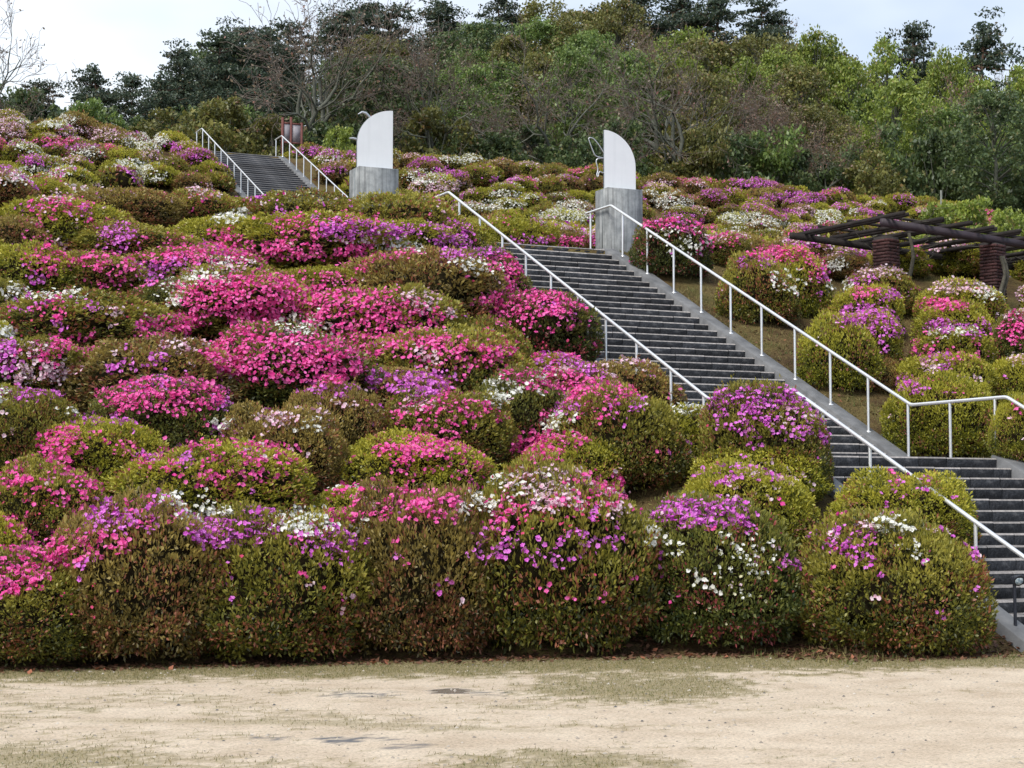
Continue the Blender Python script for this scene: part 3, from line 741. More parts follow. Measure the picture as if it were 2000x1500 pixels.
def leaves(g, P, D_, ln, wd, attr, rr):
    """rhombic leaves at P pointing along D_"""
    n = len(P); sd = unit(np.cross(D_, rr.normal(size=(n, 3)))); up = np.cross(sd, D_)
    ln = ln[:, None]; wd = wd[:, None]
    V = np.stack([P, P + D_ * ln * .5 + sd * wd + up * wd * .4, P + D_ * ln, P + D_ * ln * .5 - sd * wd + up * wd * .4], 1).reshape(-1, 3)
    F = np.arange(4 * n).reshape(n, 4); g.add(V, F, attr)

def make_foliage(seed, n_tuft, leaf, hgt, thick):
    """foliage mesh for a mound of radius 1 and height hgt"""
    rr = np.random.default_rng(900 + seed); g = Geo(); sc = np.array([1, 1, hgt])
    d = dome_dirs(n_tuft, rr); P, N = dome(d, seed); P = P * sc
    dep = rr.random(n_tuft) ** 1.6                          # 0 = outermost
    bulge = (fbm(d * 6 + seed, 80 + seed, 2) - 0.5) * 2 * leaf
    P = P + N * bulge[:, None] - N * (dep * thick)[:, None]
    stray = rr.random(n_tuft) < 0.03; P[stray] += (N[stray] * .6 + np.array([0, 0, .6])) * (rr.random(stray.sum()) * .09)[:, None]
    age_shade = np.clip((1 - dep) * (0.14 + 0.86 * np.clip(N[:, 2] * 1.5 + 0.12, 0, 1)) + (fbm(d * 3.4 + 3 * seed, 120 + seed, 3) - 0.5) * 1.1, 0, 1)  # new growth on top; shade on steep sides is painted in as old-leaf colour
    bud = fbm(d * 3.3 + 5 * seed, 140 + seed, 2) + 0.13 * np.clip(.55 - N[:, 2], 0, 1)
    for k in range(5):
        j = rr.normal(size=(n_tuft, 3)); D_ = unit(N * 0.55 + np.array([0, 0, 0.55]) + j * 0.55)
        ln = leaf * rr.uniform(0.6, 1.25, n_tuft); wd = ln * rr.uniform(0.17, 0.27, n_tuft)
        at_ = np.stack([age_shade, rr.random(n_tuft), np.clip(rr.random(n_tuft) * 0.72 + bud * 0.75 - 0.23, 0, 1)], -1)
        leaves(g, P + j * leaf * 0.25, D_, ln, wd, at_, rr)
    # dark inner mass of twigs and shade leaves
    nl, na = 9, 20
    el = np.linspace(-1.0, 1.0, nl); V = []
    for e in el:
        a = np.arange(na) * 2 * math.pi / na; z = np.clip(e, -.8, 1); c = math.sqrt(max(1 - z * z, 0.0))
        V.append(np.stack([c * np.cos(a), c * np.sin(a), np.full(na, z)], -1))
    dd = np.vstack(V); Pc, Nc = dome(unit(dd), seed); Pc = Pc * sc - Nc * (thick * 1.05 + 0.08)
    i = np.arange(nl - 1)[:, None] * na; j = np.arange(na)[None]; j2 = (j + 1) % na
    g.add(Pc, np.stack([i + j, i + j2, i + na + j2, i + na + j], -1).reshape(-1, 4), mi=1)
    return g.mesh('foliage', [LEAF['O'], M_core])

NEAR = [(k, make_foliage(k, 6400, 0.047, 1.1, 0.12)) for k in range(7)]
MID = [(k, make_foliage(k, 3800, 0.060, 1.1, 0.12)) for k in range(10, 16)]
FAR = [(k, make_foliage(k, 1100, 0.095, 1.05, 0.13)) for k in range(20, 27)]

def stems_mesh(seed):
    rr = np.random.default_rng(seed); g = Geo()
    for k in range(9):
        a = rr.uniform(0, 6.28); p = np.array([rr.uniform(-.15, .15), rr.uniform(-.15, .15), -0.05]); pts = [p]
        d = unit(np.array([math.cos(a) * .8, math.sin(a) * .8, 0.7]))
        for _ in range(6):
            d = unit(d + rr.normal(size=3) * .28); p = p + d * 0.155; pts.append(p)
        g.tube(pts, np.linspace(0.022, 0.007, 7), 5, False)
    return g.mesh('stems', [M_stem])
STEMS = [stems_mesh(k) for k in range(4)]

# flower colour patches seen in the photograph: centre, half-size (2000 px frame), colour, density
PATCH = [l.split(',') for l in """
30,1115,60,40,H,.8;110,1075,60,30,H,.75;150,1090,30,25,P,.5;190,1060,60,25,H,.6;215,1010,50,30,P,.5;290,1000,60,30,H,.3;290,995,60,35,P,.35;335,975,18,14,W,.8;395,995,45,20,W,.55
440,1035,70,28,P,.9;500,1020,60,25,P,.6;590,1020,55,20,W,.95;630,1050,60,25,P,.5;665,1010,30,15,H,.5;650,1085,40,25,P,.3;700,960,60,15,H,.4;720,985,20,10,K,.6;700,1025,15,12,W,.5
790,985,90,35,H,.45;870,985,60,25,H,.4;930,985,40,20,W,.6;990,940,25,15,W,.7;1070,955,80,40,K,.8;1050,950,60,25,W,.5;1140,955,60,30,H,.6;1195,955,30,30,H,.5;1190,980,30,25,K,.6
1010,985,40,25,H,.6;1000,1010,60,25,H,.35;1110,1010,90,30,C,.5;1150,1040,70,40,P,.3;980,1050,50,40,P,.3;1000,1085,60,30,P,.2;1070,1080,60,25,P,.3;1195,1250,12,9,P,.9
1300,995,30,15,K,.4;1340,1000,60,22,P,.95;1410,1000,50,22,P,.85;1460,1015,25,18,P,.7;1265,1040,15,13,W,.8;1320,1080,13,13,W,.8;1290,1050,30,15,W,.3;1440,1100,100,60,W,.16;1430,1160,80,60,Y,.14
1510,1090,30,15,P,.3;1545,1100,15,10,P,.5;1640,1060,25,18,P,.6;1680,1045,25,20,P,.6;1685,1075,20,14,P,.5;1735,1024,38,15,W,.95;1790,1030,18,10,W,.7;1700,1025,30,10,K,.5;1700,1090,40,20,P,.25
1775,1080,30,20,W,.3;1910,1085,15,10,P,.6;1620,1040,30,15,P,.3;90,950,100,50,H,.28;130,965,25,20,H,.6;60,985,60,35,C,.4;20,935,30,15,H,.5;30,1040,30,30,H,.3;120,1170,140,60,C,.10
415,905,150,40,H,.25;290,890,20,10,P,.6;360,895,20,14,P,.5;480,930,45,15,H,.7;380,875,20,8,H,.5;400,925,40,20,H,.35;520,880,60,20,H,.4;440,835,25,12,P,.5;430,825,15,15,W,.5;540,815,40,12,K,.5
610,825,40,20,W,.35;560,860,80,40,K,.1;810,870,70,18,H,.85;770,900,25,15,H,.7;860,890,60,25,H,.5;930,920,25,30,H,.4;800,930,100,40,H,.12;1050,868,45,22,H,.95;1085,855,20,10,H,.7;1120,860,25,15,H,.6
1060,890,30,10,H,.4;1440,925,90,20,P,.25;1415,930,20,14,P,.6;1490,950,80,40,K,.12;1480,868,25,8,P,.5;1790,960,60,30,P,.12;1735,990,10,8,P,.8;1480,780,90,25,P,.9;1450,800,60,30,P,.4;1410,825,25,15,P,.5
1480,830,60,20,P,.35;1580,830,40,40,P,.3;1540,800,50,30,K,.3;70,725,70,20,K,.8;10,700,28,32,P,.8;75,690,50,20,H,.5;45,680,60,12,K,.5;110,665,15,10,H,.6;150,670,40,15,H,.6;60,770,60,12,P,.5;10,770,10,15,W,.9
140,805,10,8,W,.8;320,770,115,30,H,.9;300,760,60,25,P,.6;340,745,40,15,P,.6;430,785,20,15,P,.7;310,795,80,15,H,.7;120,870,45,30,H,.75;130,850,40,15,H,.7;180,860,50,20,H,.3;200,820,60,10,P,.4;230,875,30,20,H,.3
640,762,60,15,P,.3;650,780,80,30,K,.12;870,810,110,30,H,.28;880,845,20,15,H,.7;820,790,40,15,K,.4;850,795,50,15,H,.4;960,790,15,10,H,.5;985,755,30,18,W,.85;975,775,18,15,W,.85;1060,738,25,12,W,.7
1020,735,30,15,H,.7;1090,745,60,20,H,.95;1045,758,15,8,W,.8;1150,755,60,20,H,.6;1215,765,25,15,H,.8;1090,830,40,12,W,.6;1105,818,25,12,W,.6;1075,815,20,10,H,.6;1110,790,30,12,P,.6;1150,790,60,30,H,.35
1225,800,40,30,P,.2;1240,795,12,8,P,.8;1140,710,25,15,P,.5;1165,735,20,12,P,.5;1220,705,60,10,K,.3;1040,590,95,24,H,.85;1000,580,50,12,H,.7;1060,620,90,25,H,.3;1050,660,100,40,C,.22;1100,600,40,15,P,.5
560,695,140,48,H,1;470,680,60,40,H,1;650,720,60,25,H,.95;790,745,80,18,P,.6;830,750,50,22,P,.9;870,755,20,20,H,.7;740,740,40,15,P,.5;860,680,100,25,H,.75;820,690,15,15,K,.8;850,700,20,10,K,.7;900,710,80,40,H,.25
980,700,30,30,H,.4;720,610,120,40,H,.75;590,640,48,26,W,.75;600,625,30,20,W,.6;690,650,80,40,H,.5;830,585,25,18,K,.7;795,575,15,6,K,.8;880,608,10,8,K,.9;800,620,60,30,H,.5;470,575,120,40,H,1;560,580,90,30,H,.9
500,620,60,25,H,.7;640,610,60,25,H,.9;660,555,40,20,H,.5;600,545,80,15,H,.3;405,540,45,13,W,.9;340,570,30,24,W,.7;430,510,30,12,W,.7;450,515,40,10,K,.5;390,500,90,18,H,.8;330,515,60,15,P,.6;300,535,25,15,P,.6
430,490,30,8,P,.6;480,510,20,6,W,.5;180,510,35,14,H,.85;230,510,60,18,H,.4;250,545,60,25,H,.2;90,510,40,30,H,.45;40,495,40,10,H,.3;70,535,20,15,P,.5;30,570,40,12,W,.6;110,573,50,10,W,.6;60,590,60,20,P,.2
100,600,30,20,H,.4;80,610,70,40,C,.15;225,605,12,8,K,.6;110,635,8,8,P,.8;180,595,10,8,P,.7;330,635,60,15,H,.8;370,630,20,15,H,.7;290,645,20,10,H,.6;215,715,15,10,P,.6;270,705,50,15,P,.25;310,695,15,10,P,.5
360,670,60,10,K,.3;230,460,40,25,P,.7;210,470,15,10,P,.6;240,490,12,10,P,.8;120,470,12,12,K,.7;320,475,80,12,H,.15;120,400,60,15,H,.4;160,415,20,10,P,.5;60,405,25,8,P,.5;190,430,20,10,H,.3;80,440,40,30,H,.15
445,424,32,9,W,.9;473,415,6,7,W,1;430,450,25,12,H,.5;445,472,30,12,H,.5;540,410,10,10,P,.5;620,470,90,30,H,.35;600,440,70,20,H,.5;680,450,60,18,P,.9;700,430,50,12,H,.4;640,430,30,10,P,.5;750,450,60,12,P,.8
720,465,60,12,K,.6;770,480,40,12,W,.5;740,490,70,15,H,.5;800,480,30,10,W,.4;810,450,40,12,P,.35;620,505,50,10,H,.5;530,490,60,20,H,.5;670,515,20,6,H,.8;710,520,20,8,H,.6;880,470,40,12,P,.7;870,445,50,15,P,.3
900,440,20,8,P,.4;920,495,60,10,P,.8;980,510,30,15,H,.7;1005,535,15,20,H,.8;920,510,40,10,W,.5;930,525,50,15,W,.3;1000,560,15,15,H,.5;580,382,60,8,Y,.3;490,385,25,6,P,.5;410,372,40,10,K,.5;400,378,30,8,C,.4
100,235,48,12,W,.95;30,235,50,15,K,.6;170,260,60,12,K,.6;20,260,30,12,K,.5;110,275,40,8,H,.7;285,275,42,16,W,.85;250,265,30,8,K,.5;255,330,38,18,W,.9;290,345,35,12,W,.5;65,330,30,8,W,.6;30,350,25,8,W,.6
110,335,35,10,W,.5;60,310,25,8,P,.6;335,287,20,7,P,.9;300,290,30,25,K,.4;110,385,30,8,K,.6;200,363,25,5,K,.6;1100,422,50,14,W,.95;1120,400,30,9,W,.75;830,345,35,14,W,.6;880,365,45,14,K,.6;970,400,50,9,W,.75
985,378,30,8,W,.6;900,310,40,8,W,.8;870,335,25,6,P,.6;990,350,30,7,P,.6;1070,428,30,7,P,.7;1030,468,35,7,P,.7;1140,470,60,8,H,.6;1310,395,38,11,W,.9;1290,360,25,8,K,.7;1270,435,50,8,H,.7;1330,430,50,15,P,.4
1480,355,48,10,P,.95;1560,385,60,10,P,.7;1640,360,40,10,P,.7;1620,420,25,10,W,.85;1450,425,45,11,W,.85;1500,435,40,8,W,.6;1410,460,50,8,K,.5;1540,415,30,6,P,.6;640,295,60,10,P,.55;650,330,25,8,P,.5;660,310,40,10,K,.3
1330,440,60,12,H,.6;1330,470,60,28,W,.3;1380,460,20,30,H,.5;1460,510,20,10,P,.5;1530,495,60,12,H,.9;1500,510,12,8,P,.7;1545,545,40,25,W,.22;1590,520,25,25,H,.5;1605,550,12,25,P,.4;1690,615,52,20,P,1;1730,640,30,25,P,.6
1650,625,30,8,K,.4;1740,660,20,30,P,.3;1730,575,25,10,P,.6;1690,570,30,10,H,.5;1720,530,45,10,K,.7;1640,555,35,10,W,.7;1690,545,30,10,P,.5;1840,595,45,10,H,.8;1870,560,60,12,K,.6;1930,570,30,15,W,.5;1840,635,35,12,P,.7
1860,645,50,8,W,.6;1910,640,25,15,P,.5;1810,680,40,15,H,.4;1830,705,30,15,P,.6;1825,715,25,10,K,.6;1890,690,50,20,H,.2;1910,740,10,6,K,.8;1770,745,20,15,P,.7;1795,760,15,10,P,.6;1985,640,28,28,H,1;1980,615,30,10,K,.7
1990,700,20,15,K,.5;1995,790,20,15,H,.4;1630,515,20,10,W,.6;1380,350,60,8,H,.3;1720,350,40,8,K,.5;1910,325,30,8,P,.7;1890,345,30,10,K,.6;1590,470,60,8,K,.4;1680,490,40,8,P,.4
""".replace('\n', ';').split(';') if l.strip()]
PA = np.array([[float(p[0]), float(p[1]), float(p[2]), float(p[3]), float(p[5])] for p in PATCH]); PC = [p[4] for p in PATCH]

def flower_mesh(name, P, N, size, colour, rr, petals):
    n = len(P); g = Geo()
    f = unit(N * 0.8 + np.array([0, -0.1, 0.35]) + rr.normal(size=(n, 3)) * 0.60); P = P - N * (rr.random(n) * .035)[:, None]
    x = unit(np.cross(f, rr.normal(size=(n, 3)))); y = np.cross(f, x)
    sz = size * rr.uniform(0.7, 1.2, n)
    m = 10 if petals == 'near' else 5
    a = np.arange(m) * 2 * math.pi / m
    rad = np.where(np.arange(m) % 2 == 0, 1.0, 0.84) if petals == 'near' else np.ones(m)
    lift = np.where(np.arange(m) % 2 == 0, 0.34, 0.58) if petals == 'near' else np.full(m, .35)
    V = np.empty((n, m + 1, 3)); V[:, 0] = P
    for k in range(m):
        V[:, k + 1] = P + (x * math.cos(a[k]) + y * math.sin(a[k])) * (sz * rad[k] * rr.uniform(.8, 1.15, n))[:, None] + f * (sz * (lift[k] + rr.uniform(-.2, .2, n)))[:, None]
    k = np.arange(m); base = np.arange(n)[:, None] * (m + 1)
    F = np.stack([np.broadcast_to(base, (n, m)), base + 1 + k[None], base + 1 + (k[None] + 1) % m], -1).reshape(-1, 3)
    tn = np.clip(rr.normal(0.6, 0.27, n), 0, 1); at_ = np.repeat(np.stack([tn, tn, tn], -1), m, 0)
    at_[:, 0] = np.clip(at_[:, 0] + np.tile(np.where(np.arange(m) % 2 == 0, .22, -.22), n) + rr.normal(size=n * m) * .22, 0, 1)
    g.add(V.reshape(-1, 3), F, at_)
    return g.mesh(name, [PETAL[colour]])

BUSHES = []       # (x, y, r) of everything planted
CAM = np.array([0, 0, EYE])
def plant(x, y, w, d, h, kind, zone, seed, place, rz=None, extra=None, group=None, sink=0.06):
    rr = np.random.default_rng(seed)
    protos = {'near': NEAR, 'mid': MID, 'far': FAR}[zone]; ph = {'near': 1.1, 'mid': 1.1, 'far': 1.05}[zone]
    ds, me = protos[rr.integers(len(protos))]
    z = float(terrain(x, y)) - sink
    rz = rr.uniform(0, 6.28) if rz is None else rz
    sx, sy, sz_ = w / 2, d / 2, h / ph
    t = thing('azalea_bush', '', 'azalea bush', (x, y, z), rz)
    ex, ey = sx, sy
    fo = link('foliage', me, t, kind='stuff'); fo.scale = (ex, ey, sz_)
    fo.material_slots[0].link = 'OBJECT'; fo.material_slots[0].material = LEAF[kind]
    if zone == 'near':
        st = link('stems', STEMS[rr.integers(4)], t, kind='stuff'); st.scale = (ex * .8, ey * .8, sz_ * .9)
    # blossoms
    area = 2.6 * ex * ey + 2.2 * (ex + ey) * sz_
    dens = {'near': 290, 'mid': 300, 'far': 190}[zone]
    n = int(area * dens); dirs = dome_dirs(n, rr, -0.35); P, N = dome(dirs, ds); P = P * np.array([ex, ey, h]) + N * 0.02
    cr, sr = math.cos(rz), math.sin(rz)
    Pw = np.stack([P[:, 0] * cr - P[:, 1] * sr + x, P[:, 0] * sr + P[:, 1] * cr + y, P[:, 2] + z], -1)
    Nw = np.stack([N[:, 0] * cr - N[:, 1] * sr, N[:, 0] * sr + N[:, 1] * cr, N[:, 2]], -1)
    vd = unit(CAM - np.array([x, y, z + h * .6])); back = (Nw @ vd) < 0
    Q = Pw.copy(); v2 = unit(np.array([vd[0], vd[1], 0])); dd = (Pw - np.array([x, y, 0])) @ v2
    Q[back] = Pw[back] - 2 * dd[back][:, None] * v2                  # the far side flowers like the near side
    px = proj(Q)
    best = np.zeros(n); bc = np.full(n, -1)
    wob = (fbm(Pw * 5.0, 3, 2) - 0.5) * 1.1
    for k in range(len(PA)):
        cx, cy, rx, ry, de = PA[k]
        e = ((px[:, 0] - cx) / rx) ** 2 + ((px[:, 1] - cy) / ry) ** 2 + wob
        pr = min(de ** 1.3 * 1.15, 1) * np.clip((1.45 - e) / 0.6, 0, 1)
        hit_ = rr.random(n) < pr; sc_ = np.where(hit_, rr.random(n) + de, 0)
        m = sc_ > best; best[m] = sc_[m]; bc[m] = k
    colr = np.array([PC[k] if k >= 0 else '-' for k in bc])
    if extra:
        for cc, ax, ay, az_, rad, de in extra:
            q_ = np.linalg.norm(dirs - unit(np.array([ax, ay, az_])), axis=1) + wob * 0.4
            m = (q_ < rad) & (rr.random(n) < de) & (colr == '-'); colr[m] = cc
    m = (colr == '-') & (rr.random(n) < {'L': .012, 'O': .02, 'B': .02, 'D': .02}[kind]) & (N[:, 2] > -.1)
    colr[m] = rr.choice(['H', 'P', 'C', 'K'], m.sum()); size = {'near': .028, 'mid': .031, 'far': .040}[zone]
    counts = {}
    for cc in 'HPWKCY':
        m = colr == cc
        if m.sum() < 3: continue
        counts[cc] = int(m.sum())
        k_ = {'near': 3, 'mid': 3, 'far': 2}[zone] if cc not in 'YC' else 1
        Pm = np.repeat(P[m], k_, 0); Nm = np.repeat(N[m], k_, 0); j_ = rr.normal(size=Pm.shape) * {'near': .036, 'mid': .040, 'far': .05}[zone]
        Pm = Pm + j_ - Nm * (np.sum(j_ * Nm, 1) * .5)[:, None]
        f = flower_mesh(COLNAME[cc], Pm, Nm, size * (0.75 if cc in 'YC' else 1), cc, rr, zone)
        link(COLNAME[cc], f, t, kind='stuff')
    order = sorted(counts, key=lambda q_: -counts[q_])
    tot = sum(counts.values()); frac = tot / max(n, 1)
    leafw = {'L': 'lime green', 'O': 'olive green', 'B': 'bronze brown', 'D': 'deep green'}[kind]
    main = [COLWORD[q_] for q_ in order[:2] if counts[q_] > 0.2 * tot] or ['few']
    lead = main[0] + ' flowers' if main[0] != 'few' else 'few flowers'
    how = 'thick with' if frac > .3 else 'dotted with' if frac > .06 else 'with sparse'
    if main[0] == 'few': how = 'with'
    if group is None:
        t['label'] = 'azalea %s %s, %s' % (how, lead, place)
    else:
        size_w = 'large' if w > 1.9 else 'small' if w < 1.55 else 'middling'
        t['label'] = '%s %s azalea %s %s, %s' % (size_w, leafw.split()[0], how, lead, place)
        t['group'] = '%s %s azaleas %s %s %s' % (size_w, leafw.split()[0], how, lead, place)
    BUSHES.append((x, y, max(w, d) / 2))
    return t

# hand-placed mounds: photo column, row of the top, width and height in photo pixels, leaf kind, zone, where it stands
HAND = [l.split(',', 6) for l in """
35,1078,400,190,O,near,at the left end of the hedge along the gravel
275,985,400,275,B,near,hedge mound beside the end of the gravel hedge
545,1008,420,252,O,near,hedge mound on gravel with white and purple patch
815,965,370,285,B,near,hedge mound left of the pale pink crown
1085,925,400,322,O,near,tallest gravel hedge mound, pale pink crown
1390,982,370,255,D,near,hedge mound on the gravel with a vivid purple crest
1748,1012,380,240,O,near,mound standing alone by the spotlight at the stair foot
-40,1000,190,150,L,near,peeping over the left end of the gravel hedge
90,903,240,170,O,near,behind the left end of the gravel hedge
415,868,390,165,L,near,broad mound right behind the gravel hedge
545,800,270,165,B,near,rounded mound with white tips behind the broad lime one
810,850,305,140,L,near,domed mound behind the middle of the gravel hedge
1108,850,220,130,L,near,small, one pink clump, behind the tallest hedge mound
1450,908,290,165,L,near,mound behind the vivid purple crest
1485,864,250,110,L,near,low mound pressed against the square bush by the handrail
1762,925,290,140,L,near,mound between the lowest handrail and the lone mound
1495,757,248,200,O,near,boxy bush covering the bend of the handrail
40,762,240,165,O,near,at the frame edge beside a magenta dome
195,818,260,140,L,near,in front of the magenta dome
322,742,270,160,D,near,magenta domed bush standing out on the lower slope
645,754,200,160,B,near,dull mound below the hot pink bank
868,770,290,145,O,near,wide mound between two dull ones
1015,730,200,160,D,near,dark mound with white clumps at its side
1200,755,275,190,O,near,large mound touching the stair kerb
1222,702,210,110,B,mid,low mound under the middle of the handrail
1048,570,250,140,D,mid,squat bush glowing pink against the steps
300,662,330,140,B,mid,long flat mound above the magenta dome
562,642,320,155,D,mid,the hottest pink bank in the middle of the slope
795,720,190,95,B,mid,low purple mound right of the hottest pink bank
885,640,270,145,O,mid,mound right of the hottest pink bank
745,562,300,145,O,mid,mound above the hottest pink bank
470,528,300,130,O,mid,pink flooded mound left of a dark hollow
625,518,170,85,L,mid,lime capped mound above the pink flood
945,622,170,120,O,mid,mound below the squat pink bush
825,488,290,150,B,mid,big dull brown mound left of the stairs
950,484,165,125,D,mid,mound with a pink rim beside the stair top
395,485,270,95,O,mid,pink and purple mound with white tufts
335,545,150,90,D,mid,dark mound with white tufts
160,572,340,110,O,mid,long mound near the left edge with a white top
55,475,180,100,L,mid,lime mound at the left edge of the middle slope
195,495,210,85,O,mid,mound between two purple speckled ones
265,440,280,85,O,mid,purple speckled mound on the middle slope
125,390,215,105,L,mid,lime mound on the shoulder at the left
440,420,170,90,L,mid,mound with a bright white tuft on the crown
600,418,330,115,L,mid,broad mound below the distant stairs
770,432,220,80,L,mid,purple and white banded mound below the plinth
785,376,215,112,O,mid,broad low mound in front of the bird panel plinth
880,424,150,85,L,mid,mound with a magenta cluster beside the handrail top
585,376,240,92,O,mid,yellowish mound hiding the foot of the distant stairs
55,658,240,105,O,mid,pink and white mound at the left edge
250,366,190,80,B,mid,dull mound on the shoulder
400,372,170,75,O,mid,mound with coral flecks on the shoulder
20,420,140,80,B,mid,brown mound on the shoulder at the left edge
450,660,110,70,O,mid,small mound left of the hottest pink bank
700,650,120,90,O,mid,white tufted mound over the hottest pink bank
1312,424,150,110,D,mid,pink crowned bush right of the butterfly panel
1478,500,165,125,O,mid,mound on the grass bank upper corner
1562,488,120,125,L,mid,pink topped mound beside the sign post
1640,620,155,135,L,mid,rounded mound on the grass bank halfway down
1700,604,120,110,L,mid,mound with a purple cap on the grass bank
1690,556,150,100,L,mid,mound below the first brick pier
1725,524,140,85,O,mid,pale topped mound at the first brick pier
1728,700,85,60,B,mid,smallest mound on the grass bank
1835,735,215,150,L,near,large mound on the grass bank above the landing
1850,688,180,110,L,mid,mound second above the landing in the right hand row
1862,640,160,95,L,mid,white banded mound in the right hand row
1870,590,160,95,L,mid,pink banded mound in the right hand row
1880,550,175,95,L,mid,pale mound at the second brick pier
1992,612,100,120,D,mid,hot pink mound cut by the right frame edge
1996,692,110,110,L,mid,mound below the hot pink one at the frame edge
1995,772,120,120,L,near,mound at the frame edge above the landing
""".strip().split('\n')]
for k, (cx, yt, wp, hp, kind, zone, place) in enumerate(HAND):
    cx, yt, wp, hp = float(cx), float(yt), float(wp), float(hp)
    c = hit(cx, yt + hp); s = c[1] / F_PX
    W, H = wp * s, hp * s * 1.03
    # nudge back so that the front of the mound, not its centre, meets the ground there
    wk = 1.2 if zone == 'mid' and cx < 900 else 1.03 if cx > 1600 and zone == 'mid' else 0.95 if yt + hp > 1225 else 1.08 if cx < 950 else 1.02
    plant(c[0], c[1], W * wk, W * 0.88, H, kind, zone, 2000 + k, place, rz=random.uniform(-.35, .35))

# the rest of the hillside: mounds packed at their usual spacing, clear of stairs, plinths and paths
def blocked(x, y, r):
    u, w = wu(x, y)
    if -1.2 - r < w < 3.7 + r * .9 and U_foot - 1 < u < U0 + 2.3: return True
    if -C_DW - .3 - r * .9 < w < -C_DW + 4.0 + r * .7 and 59 < u < 83: return True
    for m in (mon_l, mon_r):
        if math.hypot(x - m.location.x, y - m.location.y) < 0.5 + r: return True
    if u < U_foot + 1.5 + (3 if w > 3 else 0): return True
    p = PF + rd * 1.25 + bd * 3.5
    q_ = np.array([x - p[0], y - p[1]])
    if abs(q_ @ rd[:2]) < 1.0 and abs(q_ @ bd[:2]) < 4.5: return True
    return False
rf = np.random.default_rng(77); PLAN = []
pos = [(a_, b_, c_) for a_, b_, c_ in BUSHES]
for trial in range(26000):
    u = rf.uniform(18, 78.3); w = rf.uniform(-46, 42)
    x = O2[0] + A2[0] * (u - U0) + E2[0] * w; y = O2[1] + A2[1] * (u - U0) + E2[1] * w
    if y < 15: continue
    z = float(np.interp(u, PROF_U, PROF_Z)); px = proj(np.array([x, y, z]))
    if not (-70 < px[0] < 2070): continue
    r = rf.uniform(0.70, 1.05) if u > 34 else rf.uniform(0.55, 0.95)
    if blocked(x, y, r): continue
    bank = w < 0 and u < U0
    k_ = 1.02 if bank else 0.70 if u < U0 else 0.80 if u < 58 else 0.74
    if any((x - a_) ** 2 + (y - b_) ** 2 < ((r + c_) * k_) ** 2 for a_, b_, c_ in pos): continue
    if bank and (rf.random() < .3 or w > -2.2): continue
    pos.append((x, y, r)); PLAN.append((x, y, r, u, w, px[0], r * rf.uniform(0.92, 1.15), trial))
# how much of each would show from here (mounds as ellipses, near ones first)
MASK = np.zeros((750, 1100), bool)
def stamp(x, y, r, h, shrink=1.0):
    z = float(terrain(x, y)); c_ = proj(np.array([x, y, z + h * .45])) / 2; rp = r * F_PX / y / 2 * shrink; hp_ = h * .55 * F_PX / y / 2 * shrink
    x0, x1 = int(max(c_[0] + 50 - rp, 0)), int(min(c_[0] + 50 + rp + 1, 1100)); y0, y1 = int(max(c_[1] - hp_, 0)), int(min(c_[1] + hp_ + 1, 750))
    if x1 <= x0 or y1 <= y0: return 0
    Y_, X_ = np.mgrid[y0:y1, x0:x1]; m = ((X_ - c_[0] - 50) / rp) ** 2 + ((Y_ - c_[1]) / hp_) ** 2 < 1
    sub = MASK[y0:y1, x0:x1]; new_ = int((m & ~sub).sum()); sub |= m
    return new_
allb = [(b_[1], b_[0], b_[1], b_[2], b_[2] * 1.1, -1) for b_ in BUSHES] + [(p[1], p[0], p[1], p[2], p[6], i) for i, p in enumerate(PLAN)]
vis = {}
for _, x, y, r, h, i in sorted(allb):
    v = stamp(x, y, r, h, 0.88)
    if i >= 0: vis[i] = v
order = sorted(vis, key=lambda i: -vis[i])
single = [i for i in order if vis[i] >= 12][:300 - len(HAND)]
rest = [i for i in order if vis[i] >= 3 and i not in set(single)]
print('azaleas: by hand', len(HAND), 'single', len(single), 'massed', len(rest), 'left out', len(PLAN) - len(single) - len(rest))
def fill_spec(p):
    x, y, r, u, w, px, h, trial = p; q_ = np.random.default_rng(trial)
    kind = str(q_.choice(['L', 'O', 'B'], p=[.40, .33, .27]) if px < 1650 else q_.choice(['L', 'O', 'B'], p=[.75, .15, .10])); ex = []
    if q_.random() < 0.75:
        for _ in range(q_.integers(1, 3)):
            cc = str(q_.choice(['P', 'K', 'W', 'H'], p=[.36, .32, .20, .12]))
            ex.append((cc, q_.normal() * .6, q_.normal() * .6, 1.0, q_.uniform(.45, .95), q_.uniform(.25, .8)))
    reg = 'near slope' if u < 33.5 else ('shelf above the panels' if u < 60 else 'upper slope')
    side = 'left of distant stairs' if w > -C_DW + 2 and u > 33.5 else ('right of distant stairs' if u > 33.5 else ('right of main stairs' if w < 0 else 'left of main stairs'))
    return kind, ex, reg + ' ' + side
for i in single:
    p = PLAN[i]; kind, ex, place = fill_spec(p)
    plant(p[0], p[1], 2 * p[2], 1.9 * p[2], p[6], kind, 'mid' if p[1] < 45 else 'far', 5000 + p[7], place, extra=ex, group='fill')
